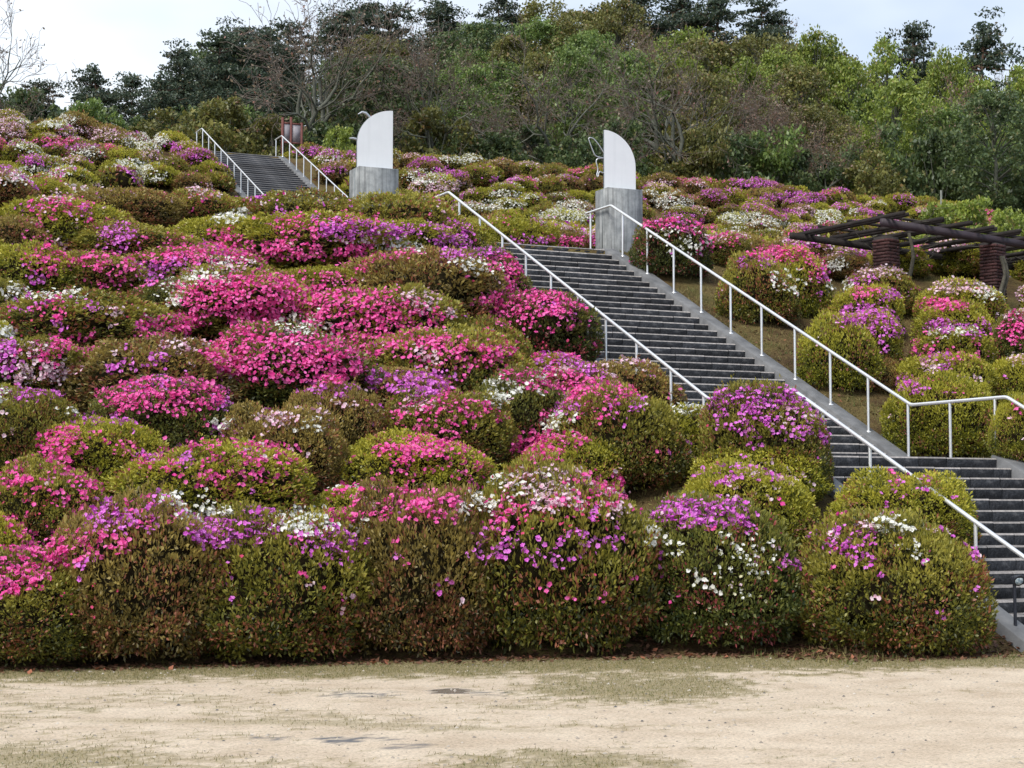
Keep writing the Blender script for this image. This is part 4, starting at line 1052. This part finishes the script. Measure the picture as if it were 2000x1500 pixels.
# the remaining small glimpses of mounds: one mass
gl = Geo(); gf = Geo(); ck = 'HPWKCY'
for i in rest:
    x, y, r, u, w, px, h, trial = PLAN[i]; kind, ex, place = fill_spec(PLAN[i]); q_ = np.random.default_rng(trial + 9)
    z = float(terrain(x, y)) - .06; base = np.array([x, y, z]); d = dome_dirs(330, q_, -.3); P, N = dome(d, 20 + trial % 7); P = P * np.array([r, r, h])
    for _ in range(3):
        n_ = len(P); D_ = unit(N * .55 + np.array([0, 0, .55]) + q_.normal(size=(n_, 3)) * .55); ln = 0.17 * q_.uniform(.6, 1.25, n_)
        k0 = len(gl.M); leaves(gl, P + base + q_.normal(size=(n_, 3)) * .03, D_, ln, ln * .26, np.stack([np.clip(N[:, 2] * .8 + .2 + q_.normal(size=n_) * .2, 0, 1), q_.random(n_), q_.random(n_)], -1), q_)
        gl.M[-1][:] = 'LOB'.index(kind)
    dd = unit(np.array([(math.cos(a_) * math.sqrt(1 - e_ * e_), math.sin(a_) * math.sqrt(1 - e_ * e_), e_) for e_ in (-.6, 0, .5, .85, .999) for a_ in np.arange(10) * .6283]))
    Pc, Nc = dome(dd, 20 + trial % 7); Pc = Pc * np.array([r, r, h]) - Nc * .12
    gl.add(Pc + base, [(a_ * 10 + b_, a_ * 10 + (b_ + 1) % 10, a_ * 10 + 10 + (b_ + 1) % 10, a_ * 10 + 10 + b_) for a_ in range(4) for b_ in range(10)], mi=3)
    n_ = int(7 * r * r * 110); d = dome_dirs(n_, q_, -.1); P, N = dome(d, 20 + trial % 7); P = P * np.array([r, r, h]) + N * .02
    for cc, ax, ay, az_, rad, de in ex:
        m = (np.linalg.norm(d - unit(np.array([ax, ay, az_])), axis=1) < rad) & (q_.random(n_) < de)
        if m.sum() < 2: continue
        f = unit(N[m] + q_.normal(size=(m.sum(), 3)) * .4); xx = unit(np.cross(f, q_.normal(size=(m.sum(), 3)))); yy_ = np.cross(f, xx); C_ = P[m] + base
        V = np.stack([C_ + xx * .06, C_ + yy_ * .06, C_ - xx * .06, C_ - yy_ * .06], 1) + f[:, None] * .02
        tn = q_.random(int(m.sum())); gf.add(V.reshape(-1, 3), np.arange(4 * int(m.sum())).reshape(-1, 4), np.stack([tn, tn, tn], -1), mi=ck.index(cc))
if rest:
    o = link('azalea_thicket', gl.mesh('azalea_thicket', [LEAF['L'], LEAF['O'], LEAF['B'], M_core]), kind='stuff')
    o['label'] = 'massed distant azalea mounds glimpsed between the larger ones'; o['category'] = 'azaleas'
    f = link('blossoms', gf.mesh('blossoms', [PETAL[c_] for c_ in ck]), o, kind='stuff')


# ------------------------------------------------------------------ trees of the wood behind
M_bark = surf_mat('tree_bark_lichen', [(0.3,(0.060,0.062,0.048)),(0.6,(0.13,0.135,0.105)),(0.8,(0.20,0.205,0.17))], 3, 0.9, 0.6, 14)
M_twig = surf_mat('tree_twigs', [(0.3,(0.11,0.085,0.07)),(0.7,(0.20,0.16,0.135))], 2, 0.9)
M_pinebark = surf_mat('pine_bark', [(0.3,(0.075,0.045,0.032)),(0.7,(0.16,0.09,0.06))], 4, 0.9, 0.5, 14)
TLEAF = {
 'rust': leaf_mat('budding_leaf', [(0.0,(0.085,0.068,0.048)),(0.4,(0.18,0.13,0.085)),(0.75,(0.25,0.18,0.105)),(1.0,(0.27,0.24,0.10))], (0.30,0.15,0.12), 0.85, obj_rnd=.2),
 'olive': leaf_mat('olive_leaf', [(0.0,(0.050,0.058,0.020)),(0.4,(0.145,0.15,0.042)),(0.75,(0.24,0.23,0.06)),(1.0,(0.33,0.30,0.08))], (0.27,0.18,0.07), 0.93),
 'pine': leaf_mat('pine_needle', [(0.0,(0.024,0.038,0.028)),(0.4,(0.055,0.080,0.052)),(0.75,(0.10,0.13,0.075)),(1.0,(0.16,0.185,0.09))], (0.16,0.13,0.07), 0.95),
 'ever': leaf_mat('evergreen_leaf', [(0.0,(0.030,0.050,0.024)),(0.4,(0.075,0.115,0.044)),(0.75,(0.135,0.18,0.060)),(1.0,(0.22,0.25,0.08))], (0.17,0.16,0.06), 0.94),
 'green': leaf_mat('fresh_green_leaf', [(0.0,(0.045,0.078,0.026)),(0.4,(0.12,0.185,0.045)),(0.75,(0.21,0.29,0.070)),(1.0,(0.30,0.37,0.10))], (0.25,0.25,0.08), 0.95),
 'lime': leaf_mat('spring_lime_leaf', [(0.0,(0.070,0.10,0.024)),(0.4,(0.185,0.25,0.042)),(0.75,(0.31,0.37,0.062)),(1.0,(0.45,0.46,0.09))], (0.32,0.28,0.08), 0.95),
}
def grow(rr, p, d, ln, rad, lev, maxlev, out_, up=0.12, wig=0.22, nch=(3, 5), ratio=(.55, .78), ang=(.5, 1.0)):
    n = 5 if lev < 2 else 4 if lev < 4 else 3; pts = [p]; dirs = [d]
    for k in range(n):
        d = unit(d + rr.normal(size=3) * wig + np.array([0, 0, up])); p = p + d * ln / n; pts.append(p); dirs.append(d)
    r_ = np.linspace(rad, rad * (.55 if lev < maxlev else .4), n + 1)
    out_.append((np.array(pts), r_, lev))
    if lev >= maxlev: return
    m = rr.integers(nch[0], nch[1] + 1); a0 = rr.uniform(0, 6.28)
    for k in range(m):
        f = rr.uniform(.35, 1.0) if k else 1.0; i = min(int(f * n), n); q_ = pts[i]; dd = dirs[i]
        x = unit(np.cross(dd, rr.normal(size=3))); y = np.cross(dd, x); an = a0 + k * 2.4 + rr.uniform(-.4, .4); th = rr.uniform(*ang) * (.6 if k == 0 else 1)
        nd = unit(dd * math.cos(th) + (x * math.cos(an) + y * math.sin(an)) * math.sin(th))
        grow(rr, q_, nd, ln * rr.uniform(*ratio), r_[i] * (.75 if k == 0 else rr.uniform(.5, .68)), lev + 1, maxlev, out_, up, wig, nch, ratio, ang)

def cards(g, C, size, age_shade, rr, flat=0.0, aspect=.55):
    n = len(C); nn = unit(rr.normal(size=(n, 3)) + np.array([0, 0, flat])); x = unit(np.cross(nn, rr.normal(size=(n, 3)))); y = np.cross(nn, x)
    s_ = (size * rr.uniform(.6, 1.3, n))[:, None]
    V = np.stack([C - x * s_, C + y * s_ * aspect, C + x * s_, C - y * s_ * aspect], 1) + nn[:, None] * s_[:, None] * np.array([0, .15, 0, .15])[None, :, None]
    g.add(V.reshape(-1, 3), np.arange(4 * n).reshape(n, 4), np.stack([np.clip(age_shade, 0, 1), rr.random(n), rr.random(n)], -1))

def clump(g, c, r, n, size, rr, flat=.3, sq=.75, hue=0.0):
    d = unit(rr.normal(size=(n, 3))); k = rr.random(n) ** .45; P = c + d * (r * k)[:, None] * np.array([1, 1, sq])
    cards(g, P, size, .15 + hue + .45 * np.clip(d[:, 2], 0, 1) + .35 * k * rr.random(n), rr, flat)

def tubes(g, chains, lo, hi, sides):
    for pts, r_, lev in chains:
        if lo <= lev <= hi: g.tube(pts, np.maximum(r_, .011), sides[min(lev, len(sides) - 1)], False)

def bare_tree(seed, H=10.0, spread=1.0, buds=900, low=True):
    rr = np.random.default_rng(seed); ch = []
    th = H * (.16 if low else .30)
    trunk = np.array([(0, 0, -.4), (.05, .02, th * .4), (rr.normal() * .12, rr.normal() * .12, th)]); ch.append((trunk, np.array([.30, .24, .21]) * H / 10, 0))
    m = rr.integers(4, 6)
    for k in range(m):
        a = k * 6.28 / m + rr.uniform(-.4, .4); t_ = rr.uniform(.3, .75) * spread if k else .12
        grow(rr, trunk[-1] + np.array([0, 0, -.1 * k]), unit(np.array([math.cos(a) * math.sin(t_), math.sin(a) * math.sin(t_), math.cos(t_)])), H * rr.uniform(.28, .36), .13 * H / 10, 1, 5, ch, up=.05, wig=.26, nch=(3, 4), ratio=(.58, .78))
    zmax = max(c_[0][:, 2].max() for c_ in ch); f = H / zmax
    ch = [(c_[0] * np.array([1, 1, 1]) * f, c_[1], c_[2]) for c_ in ch]
    g1 = Geo(); tubes(g1, ch, 0, 3, [8, 6, 5, 4]); g2 = Geo(); tubes(g2, ch, 4, 9, [3])
    tips = np.vstack([c_[0][1:] for c_ in ch if c_[2] >= 4]); sel = tips[rr.integers(len(tips), size=buds)] + rr.normal(size=(buds, 3)) * .14
    g3 = Geo(); cards(g3, sel, .085, rr.random(buds) * .8, rr)
    w_ = np.percentile(np.abs(tips[:, :2]), 95)
    return g1.mesh('trunk', [M_bark]), g2.mesh('twigs', [M_twig]), g3.mesh('crown', [TLEAF['rust']]), w_, H

def leafy_tree(seed, H=10.0, dense=1.0, low=0.18, size=.135, n_clump=120, spread=.36):
    rr = np.random.default_rng(seed); ch = []; trunk = np.array([(0, 0, -.4), (.05, .03, H * .2), (rr.normal() * .15, rr.normal() * .15, H * .45), (rr.normal() * .3, rr.normal() * .3, H * .8)])
    ch.append((trunk, np.array([.2, .17, .13, .05]), 0)); g1 = Geo(); g2 = Geo()
    for k in range(n_clump):
        hz = rr.uniform(low, .96); e = math.sin(math.pi * ((hz - low) / (1.0 - low)) ** .75 * .93 + .12) ** .7
        a = rr.uniform(0, 6.28); ra = H * spread * e * rr.uniform(.35, 1.05); c = np.array([math.cos(a) * ra, math.sin(a) * ra, hz * H])
        st = np.array([0, 0, min(hz * H * .75, H * .7)]); mid = (st + c) / 2 + np.array([0, 0, .25])
        if k % 3 == 0: ch.append((np.array([st, mid, c]), np.array([.07, .045, .015]), 1))
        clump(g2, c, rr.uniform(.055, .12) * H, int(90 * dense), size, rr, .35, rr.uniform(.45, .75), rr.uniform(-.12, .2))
    tubes(g1, ch, 0, 1, [7, 4])
    return g1.mesh('trunk', [M_bark]), None, g2.mesh('crown', [TLEAF['green']]), H * spread, H

def pine_tree(seed, H=10.0):
    rr = np.random.default_rng(seed); lean = rr.normal(size=2) * .06; zs = np.linspace(-.04, .97, 8)
    trunk = np.array([(lean[0] * z * H + .12 * math.sin(z * 5 + seed), lean[1] * z * H + .12 * math.cos(z * 4 + seed), z * H) for z in zs])
    ch = [(trunk, np.linspace(.2, .04, 8), 0)]; g1 = Geo(); g2 = Geo()
    for k in range(60):
        hz = rr.uniform(.18, .97); i = hz * .99; c0 = np.array([np.interp(i, zs, trunk[:, j]) for j in range(3)]); a = rr.uniform(0, 6.28)
        ln = H * (.05 + .30 * (1 - hz) ** .6) * rr.uniform(.35, 1.2); c = c0 + np.array([math.cos(a) * ln, math.sin(a) * ln, .06 * H * rr.uniform(-.3, 1)])
        ch.append((np.array([c0, (c0 + c) / 2 + np.array([0, 0, -.05]), c]), np.array([.055, .04, .015]), 1))
        for q_ in (c, c * .55 + c0 * .45):
            clump(g2, q_ + rr.normal(size=3) * .35, rr.uniform(.035, .115) * H, 90, .11, rr, .5, rr.uniform(.2, .4), rr.uniform(-.1, .2))
    clump(g2, trunk[-1], .055 * H, 60, .17, rr, .3, .8)
    tubes(g1, ch, 0, 1, [7, 4])
    return g1.mesh('trunk', [M_pinebark]), None, g2.mesh('crown', [TLEAF['pine']]), H * .27, H

def shrub(seed, H=4.0):
    rr = np.random.default_rng(seed); g1 = Geo(); g2 = Geo()
    for k in range(34):
        a = rr.uniform(0, 6.28); hz = rr.uniform(.12, .9); ra = H * .52 * math.sqrt(max(1 - (hz - .15) ** 2 * 1.1, .05)) * rr.uniform(.3, 1); c = np.array([math.cos(a) * ra, math.sin(a) * ra, hz * H])
        clump(g2, c, rr.uniform(.10, .2) * H, 110, .11, rr, .3, .7, rr.uniform(-.1, .15))
    for k in range(6):
        a = k * 1.05; g1.tube([(0, 0, -.2), (math.cos(a) * .3, math.sin(a) * .3, H * .35), (math.cos(a) * .8, math.sin(a) * .8, H * .7)], [.07, .05, .02], 5, False)
    return g1.mesh('trunk', [M_bark]), None, g2.mesh('crown', [TLEAF['ever']]), H * .55, H

PR = {'bare': [bare_tree(11, spread=1.0), bare_tree(23, spread=.9), bare_tree(31, spread=1.15), bare_tree(47, spread=.8, low=False)],
      'rust': [bare_tree(61, 9, 1.1, 4200), bare_tree(67, 9, .95, 4200)],
      'leafy': [leafy_tree(k) for k in (101, 103, 107, 109, 113)],
      'airy': [leafy_tree(k, dense=.6, n_clump=60, low=.35, spread=.3) for k in (121, 127)],
      'pine': [pine_tree(k) for k in (131, 137, 139, 149)], 'shrub': [shrub(k) for k in (151, 157, 163)]}
NAME = {'bare': 'bare_tree', 'rust': 'budding_tree', 'leafy': 'broadleaf_tree', 'airy': 'broadleaf_tree', 'pine': 'pine_tree', 'shrub': 'evergreen_shrub'}
rt = np.random.default_rng(404); TREES = []
def tree(form, leaf, px, ytop, D, wpx, label, group=None, pick=None, rz=None, maxh=17, minh=2.0):
    pr = PR[form]; tr, tw, cr, w0, h0 = pr[rt.integers(len(pr)) if pick is None else pick]
    top = at_y(px, ytop, D); gz = float(terrain(top[0], top[1])); H = min(max(top[2] - gz, minh), maxh)
    t = thing(NAME[form], label, 'shrub' if form == 'shrub' else 'tree', (top[0], top[1], gz - .1), rt.uniform(0, 6.28) if rz is None else rz, group)
    sz_ = H / h0; sx = (wpx * D / F_PX / 2) / w0
    sx = min(max(sx, sz_ * .55), sz_ * 1.7)
    for nm, me in (('trunk', tr), ('twigs', tw), ('crown', cr)):
        if me is None: continue
        o = link(nm, me, t); o.scale = (sx, sx, sz_)
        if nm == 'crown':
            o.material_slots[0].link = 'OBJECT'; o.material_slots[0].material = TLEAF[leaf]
        if nm != 'trunk': o['kind'] = 'stuff'
    TREES.append((px, D)); return t

# the leafless trees along the top of the azalea slope
tree('bare', 'rust', 612, -60, 91, 330, 'biggest leafless tree with forked grey trunk behind the notice board', pick=0, rz=0.4)
tree('bare', 'rust', 850, 20, 93, 240, 'leafless tree with upright forks right of the bird panel', pick=1, rz=1.9)
tree('bare', 'rust', 1090, 25, 96, 330, 'wide leafless tree left of the butterfly panel', pick=2, rz=0.8)
tree('bare', 'rust', 1318, 40, 99, 320, 'leafless tree with slanting limbs right of the butterfly panel', pick=0, rz=2.7)
tree('rust', 'rust', 1580, 195, 103, 240, 'low rounded leafless tree with dense brown twigs behind purple azaleas', pick=0)
tree('bare', 'rust', -45, -40, 84, 330, 'leafless tree reaching bare branches into the sky beyond the azalea shoulder', pick=2, rz=2.0)
tree('bare', 'rust', 1950, -5, 150, 110, 'slender leafless tree alone above the skyline beside a pine', pick=3)
tree('rust', 'rust', 1910, 125, 118, 220, 'grey brown twiggy tree behind the dark leafy tree', pick=1)
# pines and broadleaf trees that stand out on the skyline
for px, yt, D, w in ((-30, 175, 104, 90), (28, 185, 100, 110), (105, 162, 99, 100), (195, 122, 102, 120), (255, 150, 106, 110), (305, 135, 109, 110), (345, 92, 112, 120), (400, 74, 116, 130), (455, 50, 119, 130), (520, 62, 122, 120), (585, 45, 126, 120)):
    at2 = 'under the leafless branches beyond the azalea shoulder' if px < 60 else 'on the low end of the wood' if px < 260 else 'on the rising edge of the wood' if px < 430 else 'behind the biggest leafless tree'
    tree('pine', 'pine', px, yt, D, w * 1.3, 'dark pine against pale sky %s' % at2, 'pines %s' % at2)
for px, yt, D, w in ((655, 22, 132, 120), (705, 4, 136, 120), (765, 12, 136, 110), (880, 8, 142, 110), (985, -18, 147, 90), (1270, -22, 150, 130), (1335, -28, 152, 140), (1390, 0, 152, 120), (1465, 10, 152, 100), (1518, 30, 152, 100)):
    tree('pine', 'pine', px, yt, D, w * 1.5, 'tall dark pine on the crest of the wooded hill', 'pines on the hill crest')
tree('pine', 'pine', 1792, 54, 146, 160, 'small dark pine on the skyline between two lime trees', pick=1)
tree('pine', 'pine', 1885, 36, 144, 200, 'spreading dark pine on the skyline beside the slender leafless tree', pick=2)
tree('airy', 'lime', 1732, 60, 142, 120, 'airy pale green tree on the skyline left of the small pine')
tree('leafy', 'lime', 1595, 52, 140, 150, 'rounded yellow green tree at the right shoulder of the hill')
tree('leafy', 'lime', 1655, 108, 138, 110, 'lower yellow green tree on the skyline dip')
tree('leafy', 'lime', 1845, 92, 136, 130, 'pale lime tree below the spreading skyline pine')
tree('leafy', 'lime', 1745, 150, 108, 190, 'bright lime green tree standing full height over the azaleas')
tree('leafy', 'lime', 1690, 255, 104, 120, 'small bright lime tree at the foot of the tall lime tree')
tree('leafy', 'ever', 1940, 165, 100, 200, 'dark glossy leafy tree above the pergola')
tree('leafy', 'green', 895, 170, 104, 170, 'fresh green tree between two leafless trees')
tree('leafy', 'lime', 1330, 105, 118, 150, 'yellow green tree glowing behind leafless limbs')
tree('leafy', 'lime', 1440, 110, 118, 160, 'yellow green tree left of the brown twiggy one')
tree('leafy', 'lime', 1515, 92, 128, 140, 'tall yellow green tree under the crest pines')
tree('leafy', 'green', 1045, 30, 138, 150, 'fresh green tree cresting the middle of the hill')
tree('leafy', 'olive', 1000, 70, 126, 150, 'olive green tree below the crest')
tree('leafy', 'green', 1160, 55, 132, 140, 'green tree below the crest among brown ones')
tree('shrub', 'lime', 668, 238, 86, 90, 'yellow green shrub beside the bird panel')
tree('shrub', 'green', 180, 190, 92, 150, 'fresh green shrub at the end of the azalea shoulder')
tree('shrub', 'green', 440, 190, 92, 150, 'green shrub above the distant stairs')
# the body of the wood
def sky_y(px): return np.interp(px, [-100, 0, 100, 200, 300, 340, 420, 520, 600, 700, 900, 1000, 1280, 1400, 1500, 1600, 1650, 1800, 2100], [205, 195, 170, 135, 145, 95, 65, 50, 15, -5, 0, -10, -25, 0, 28, 66, 105, 85, 85])
def wood_kind(px, yt):
    k = rt.random()
    if px < 430: return ('pine', 'pine') if k < .75 else ('leafy', 'ever')
    if px < 620: return ('pine', 'pine') if k < .4 else ('leafy', 'ever') if k < .8 else ('rust', 'rust')
    if px < 870: return ('rust', 'rust') if k < .4 else ('leafy', 'ever') if k < .75 else ('leafy', 'olive')
    if px < 1000: return ('leafy', 'green') if k < .45 else ('rust', 'rust') if k < .65 else ('leafy', 'ever')
    if px < 1260: return ('leafy', 'olive') if k < .35 else ('rust', 'rust') if k < .7 else ('leafy', 'green')
    if px < 1560: return ('rust', 'rust') if k < .42 else ('leafy', 'lime') if k < .62 else ('leafy', 'olive')
    if px < 1690: return ('leafy', 'olive') if k < .5 else ('rust', 'rust')
    return ('leafy', 'lime') if k < .45 else ('leafy', 'green') if k < .75 else ('rust', 'rust')
WORD = {'pine': 'dark pine', 'ever': 'dark evergreen tree', 'rust': 'brown budding tree', 'olive': 'olive green tree', 'green': 'fresh green tree', 'lime': 'yellow green tree'}
for row, (D, dy, step) in enumerate(((111, 118, 78), (122, 84, 80), (134, 48, 80), (147, 16, 78))):
    px = 330 + 30 * row if row else 200
    while px < 2060:
        x = px + rt.uniform(-25, 25); yt = float(sky_y(x)) + dy + rt.uniform(-18, 22)
        if not any(abs(x - a_) < 34 and abs(D - b_) < 5 for a_, b_ in TREES):
            f, l_ = wood_kind(x, yt); where = ('low in the wood', 'halfway up the wooded hill', 'high on the wooded hill', 'along the crest of the wood')[row]
            zone = 'above the azalea shoulder' if x < 620 else 'above the panels' if x < 1300 else 'above the pergola'
            tree(f, l_, x, yt, D + rt.uniform(-4, 4), rt.uniform(135, 200), '%s %s, %s' % (WORD[l_], where, zone), '%ss %s %s' % (WORD[l_], where, zone))
        px += step
# dark evergreen undergrowth along the edge of the wood
px = 20
while px < 2040:
    cy = np.interp(px, [0, 400, 700, 1300, 1700, 2050], [225, 270, 290, 325, 345, 320]); D = np.interp(px, [0, 400, 1000, 1700, 2050], [93, 90, 93, 102, 104]) + rt.uniform(-2, 3)
    if not (150 < px < 215):
        l_ = rt.choice(['ever', 'green', 'olive'], p=[.62, .21, .17]); hue_ = {'ever': 'dark', 'green': 'fresh green', 'olive': 'olive'}[str(l_)]
        at_ = next(t_ for lim, t_ in ((390, 'beyond the azalea shoulder'), (545, 'beyond the distant stairs'), (690, 'beside the notice board'), (800, 'behind the bird panel'), (980, 'just right of the bird panel'), (1150, 'just left of the butterfly panel'), (1290, 'behind the butterfly panel'), (1480, 'right of the butterfly panel'), (1650, 'by the low twiggy tree'), (9999, 'above the pergola')) if px < lim)
        tree('shrub', str(l_), px + rt.uniform(-10, 10), cy - rt.uniform(35, 110), D, rt.uniform(130, 190), '%s evergreen shrub edging the wood %s' % (hue_, at_), '%s shrubs edging the wood %s' % (hue_, at_))
    px += rt.uniform(48, 75)


# ------------------------------------------------------------------ small growth and litter
M_grass = leaf_mat('dry_turf_blade', [(0.0,(0.085,0.080,0.025)),(0.4,(0.17,0.15,0.05)),(0.75,(0.28,0.23,0.09)),(1.0,(0.36,0.29,0.14))], (0.10,0.13,0.03), 0.8, rough=.8, trans=.2, obj_rnd=0)
M_litter = leaf_mat('fallen_leaf', [(0.0,(0.045,0.022,0.014)),(0.4,(0.10,0.045,0.026)),(0.75,(0.18,0.085,0.045)),(1.0,(0.30,0.17,0.10))], (0.36,0.13,0.07), 0.94, rough=.8, trans=.1, obj_rnd=0)
rg = np.random.default_rng(88)
def blades(P, ln, name, mat, label, cat):
    n = len(P); g = Geo(); d = unit(np.array([0, 0, 1.0]) + rg.normal(size=(n, 3)) * .55); d[:, 2] = np.abs(d[:, 2]); sd = unit(np.cross(d, rg.normal(size=(n, 3)))); L_ = (ln * rg.uniform(.5, 1.4, n))[:, None]
    V = np.stack([P - sd * L_ * .09, P + sd * L_ * .09, P + d * L_], 1).reshape(-1, 3)
    g.add(V, np.arange(3 * n).reshape(n, 3), np.stack([rg.random(n), rg.random(n), rg.random(n)], -1))
    link(name, g.mesh(name, [mat]), kind='stuff', label=label, category=cat)
# turf in the yard, thickest where the sheet is turfed
k = rg.integers(0, turf.size, 420000); tv = turf.ravel()[k]; keep = rg.random(len(k)) < tv ** 2 * .8; k = k[keep][:110000]
P = np.stack([YX.ravel()[k], YY.ravel()[k], YZ.ravel()[k]], -1) + rg.normal(size=(len(k), 3)) * np.array([.03, .03, 0])
blades(P, .022, 'yard_turf', M_grass, 'short dry turf growing in the gravel yard and along the hedge', 'grass')
# grass on the banks beside the stairs
u = rg.uniform(U_foot - .6, U0, 60000); w = np.where(rg.random(60000) < .8, -.32 - rg.random(60000) ** 1.3 * 9, 3.7 + rg.random(60000) * 3)
x = O2[0] + A2[0] * (u - U0) + E2[0] * w; y = O2[1] + A2[1] * (u - U0) + E2[1] * w
cl = fbm(np.stack([x, y], -1) * 1.3, 71, 2); m = rg.random(len(x)) < smooth(cl, .3, .65); x, y = x[m], y[m]
blades(np.stack([x, y, terrain_c(x, y)], -1), .075, 'bank_grass', M_grass, 'thin dry grass on the banks beside the stairs', 'grass')
def litter(P, size, name, label):
    n = len(P); g = Geo(); nn = unit(np.array([0, 0, 1.0]) + rg.normal(size=(n, 3)) * .35); xx = unit(np.cross(nn, rg.normal(size=(n, 3)))); yy_ = np.cross(nn, xx); s_ = (size * rg.uniform(.5, 1.3, n))[:, None]
    V = np.stack([P - xx * s_, P + yy_ * s_ * .5 + nn * s_ * .15, P + xx * s_, P - yy_ * s_ * .5 + nn * s_ * .15], 1).reshape(-1, 3)
    g.add(V, np.arange(4 * n).reshape(n, 4), np.stack([rg.random(n), rg.random(n), rg.random(n)], -1)); link(name, g.mesh(name, [M_litter]), kind='stuff', label=label, category='leaf litter')
x = rg.uniform(-7, 8, 14000); f_ = np.interp(x, yx, fy); y = f_ - .75 + rg.random(14000) ** .7 * 2.6
litter(np.stack([x, y, terrain_c(x, y) + .022], -1), .04, 'leaf_litter', 'brown fallen leaves under the hedge beside the gravel')
x = rg.uniform(-2, 12, 6000); y = rg.uniform(19, 34, 6000); u, w = wu(x, y); m = ((w < -.35) & (w > -9)) | ((w > 3.7) & (w < 9)); x, y = x[m], y[m]
litter(np.stack([x, y, terrain_c(x, y) + .02], -1), .04, 'slope_litter', 'brown fallen leaves on the bare soil between azaleas')
M_pebble = leaf_mat('yard_pebble', [(0.0,(0.16,0.14,0.12)),(0.4,(0.30,0.26,0.21)),(0.75,(0.46,0.40,0.33)),(1.0,(0.62,0.56,0.48))], (0.10,0.095,0.09), 0.9, rough=.85, trans=0, obj_rnd=0)
n_ = 5200; k = rg.integers(0, turf.size, n_); C_ = np.stack([YX.ravel()[k], YY.ravel()[k], YZ.ravel()[k]], -1) + rg.normal(size=(n_, 3)) * np.array([.03, .03, 0]); r_ = (.004 + .014 * rg.random(n_) ** 3)[:, None, None]
oct_ = np.array([(1, 0, .1), (.3, .9, 0), (-.8, .5, .1), (-.7, -.7, 0), (.4, -.9, .1), (0, 0, .75)]); V = C_[:, None] + oct_[None] * r_ * rg.uniform(.7, 1.3, (n_, 6, 1))
F_ = (np.arange(n_)[:, None, None] * 6 + np.array([(0, 1, 5), (1, 2, 5), (2, 3, 5), (3, 4, 5), (4, 0, 5)])[None]).reshape(-1, 3); at_ = np.repeat(rg.random((n_, 3)), 5, 0)
link('pebbles', Geo().add(V.reshape(-1, 3), F_, at_).mesh('pebbles', [M_pebble]), kind='stuff', label='small loose pebbles scattered over the gravel yard', category='gravel')
# yellow flowering thicket behind the pergola, and a stake
for px, yt, D, w_ in ((1830, 385, 58, 120), (1905, 378, 55, 140), (1975, 390, 53, 150), (1868, 420, 50, 110), (1945, 425, 48, 120), (2010, 430, 48, 100)):
    tree('shrub', 'lime', px, yt, D, w_, 'loose yellow green thicket shrub behind the pergola', 'thicket shrubs behind the pergola', minh=.9)
c = at_y(1838, 372, 60); gz = float(terrain(c[0], c[1]))
t = thing('marker_stake', 'thin pale stake standing among shrubs behind the pergola', 'stake', (c[0], c[1], gz))
link('stake', Geo().tube([(0, 0, -.2), (0, 0, c[2] - gz)], [.04, .035], 7).mesh('stake', [M_greypost], True), t)
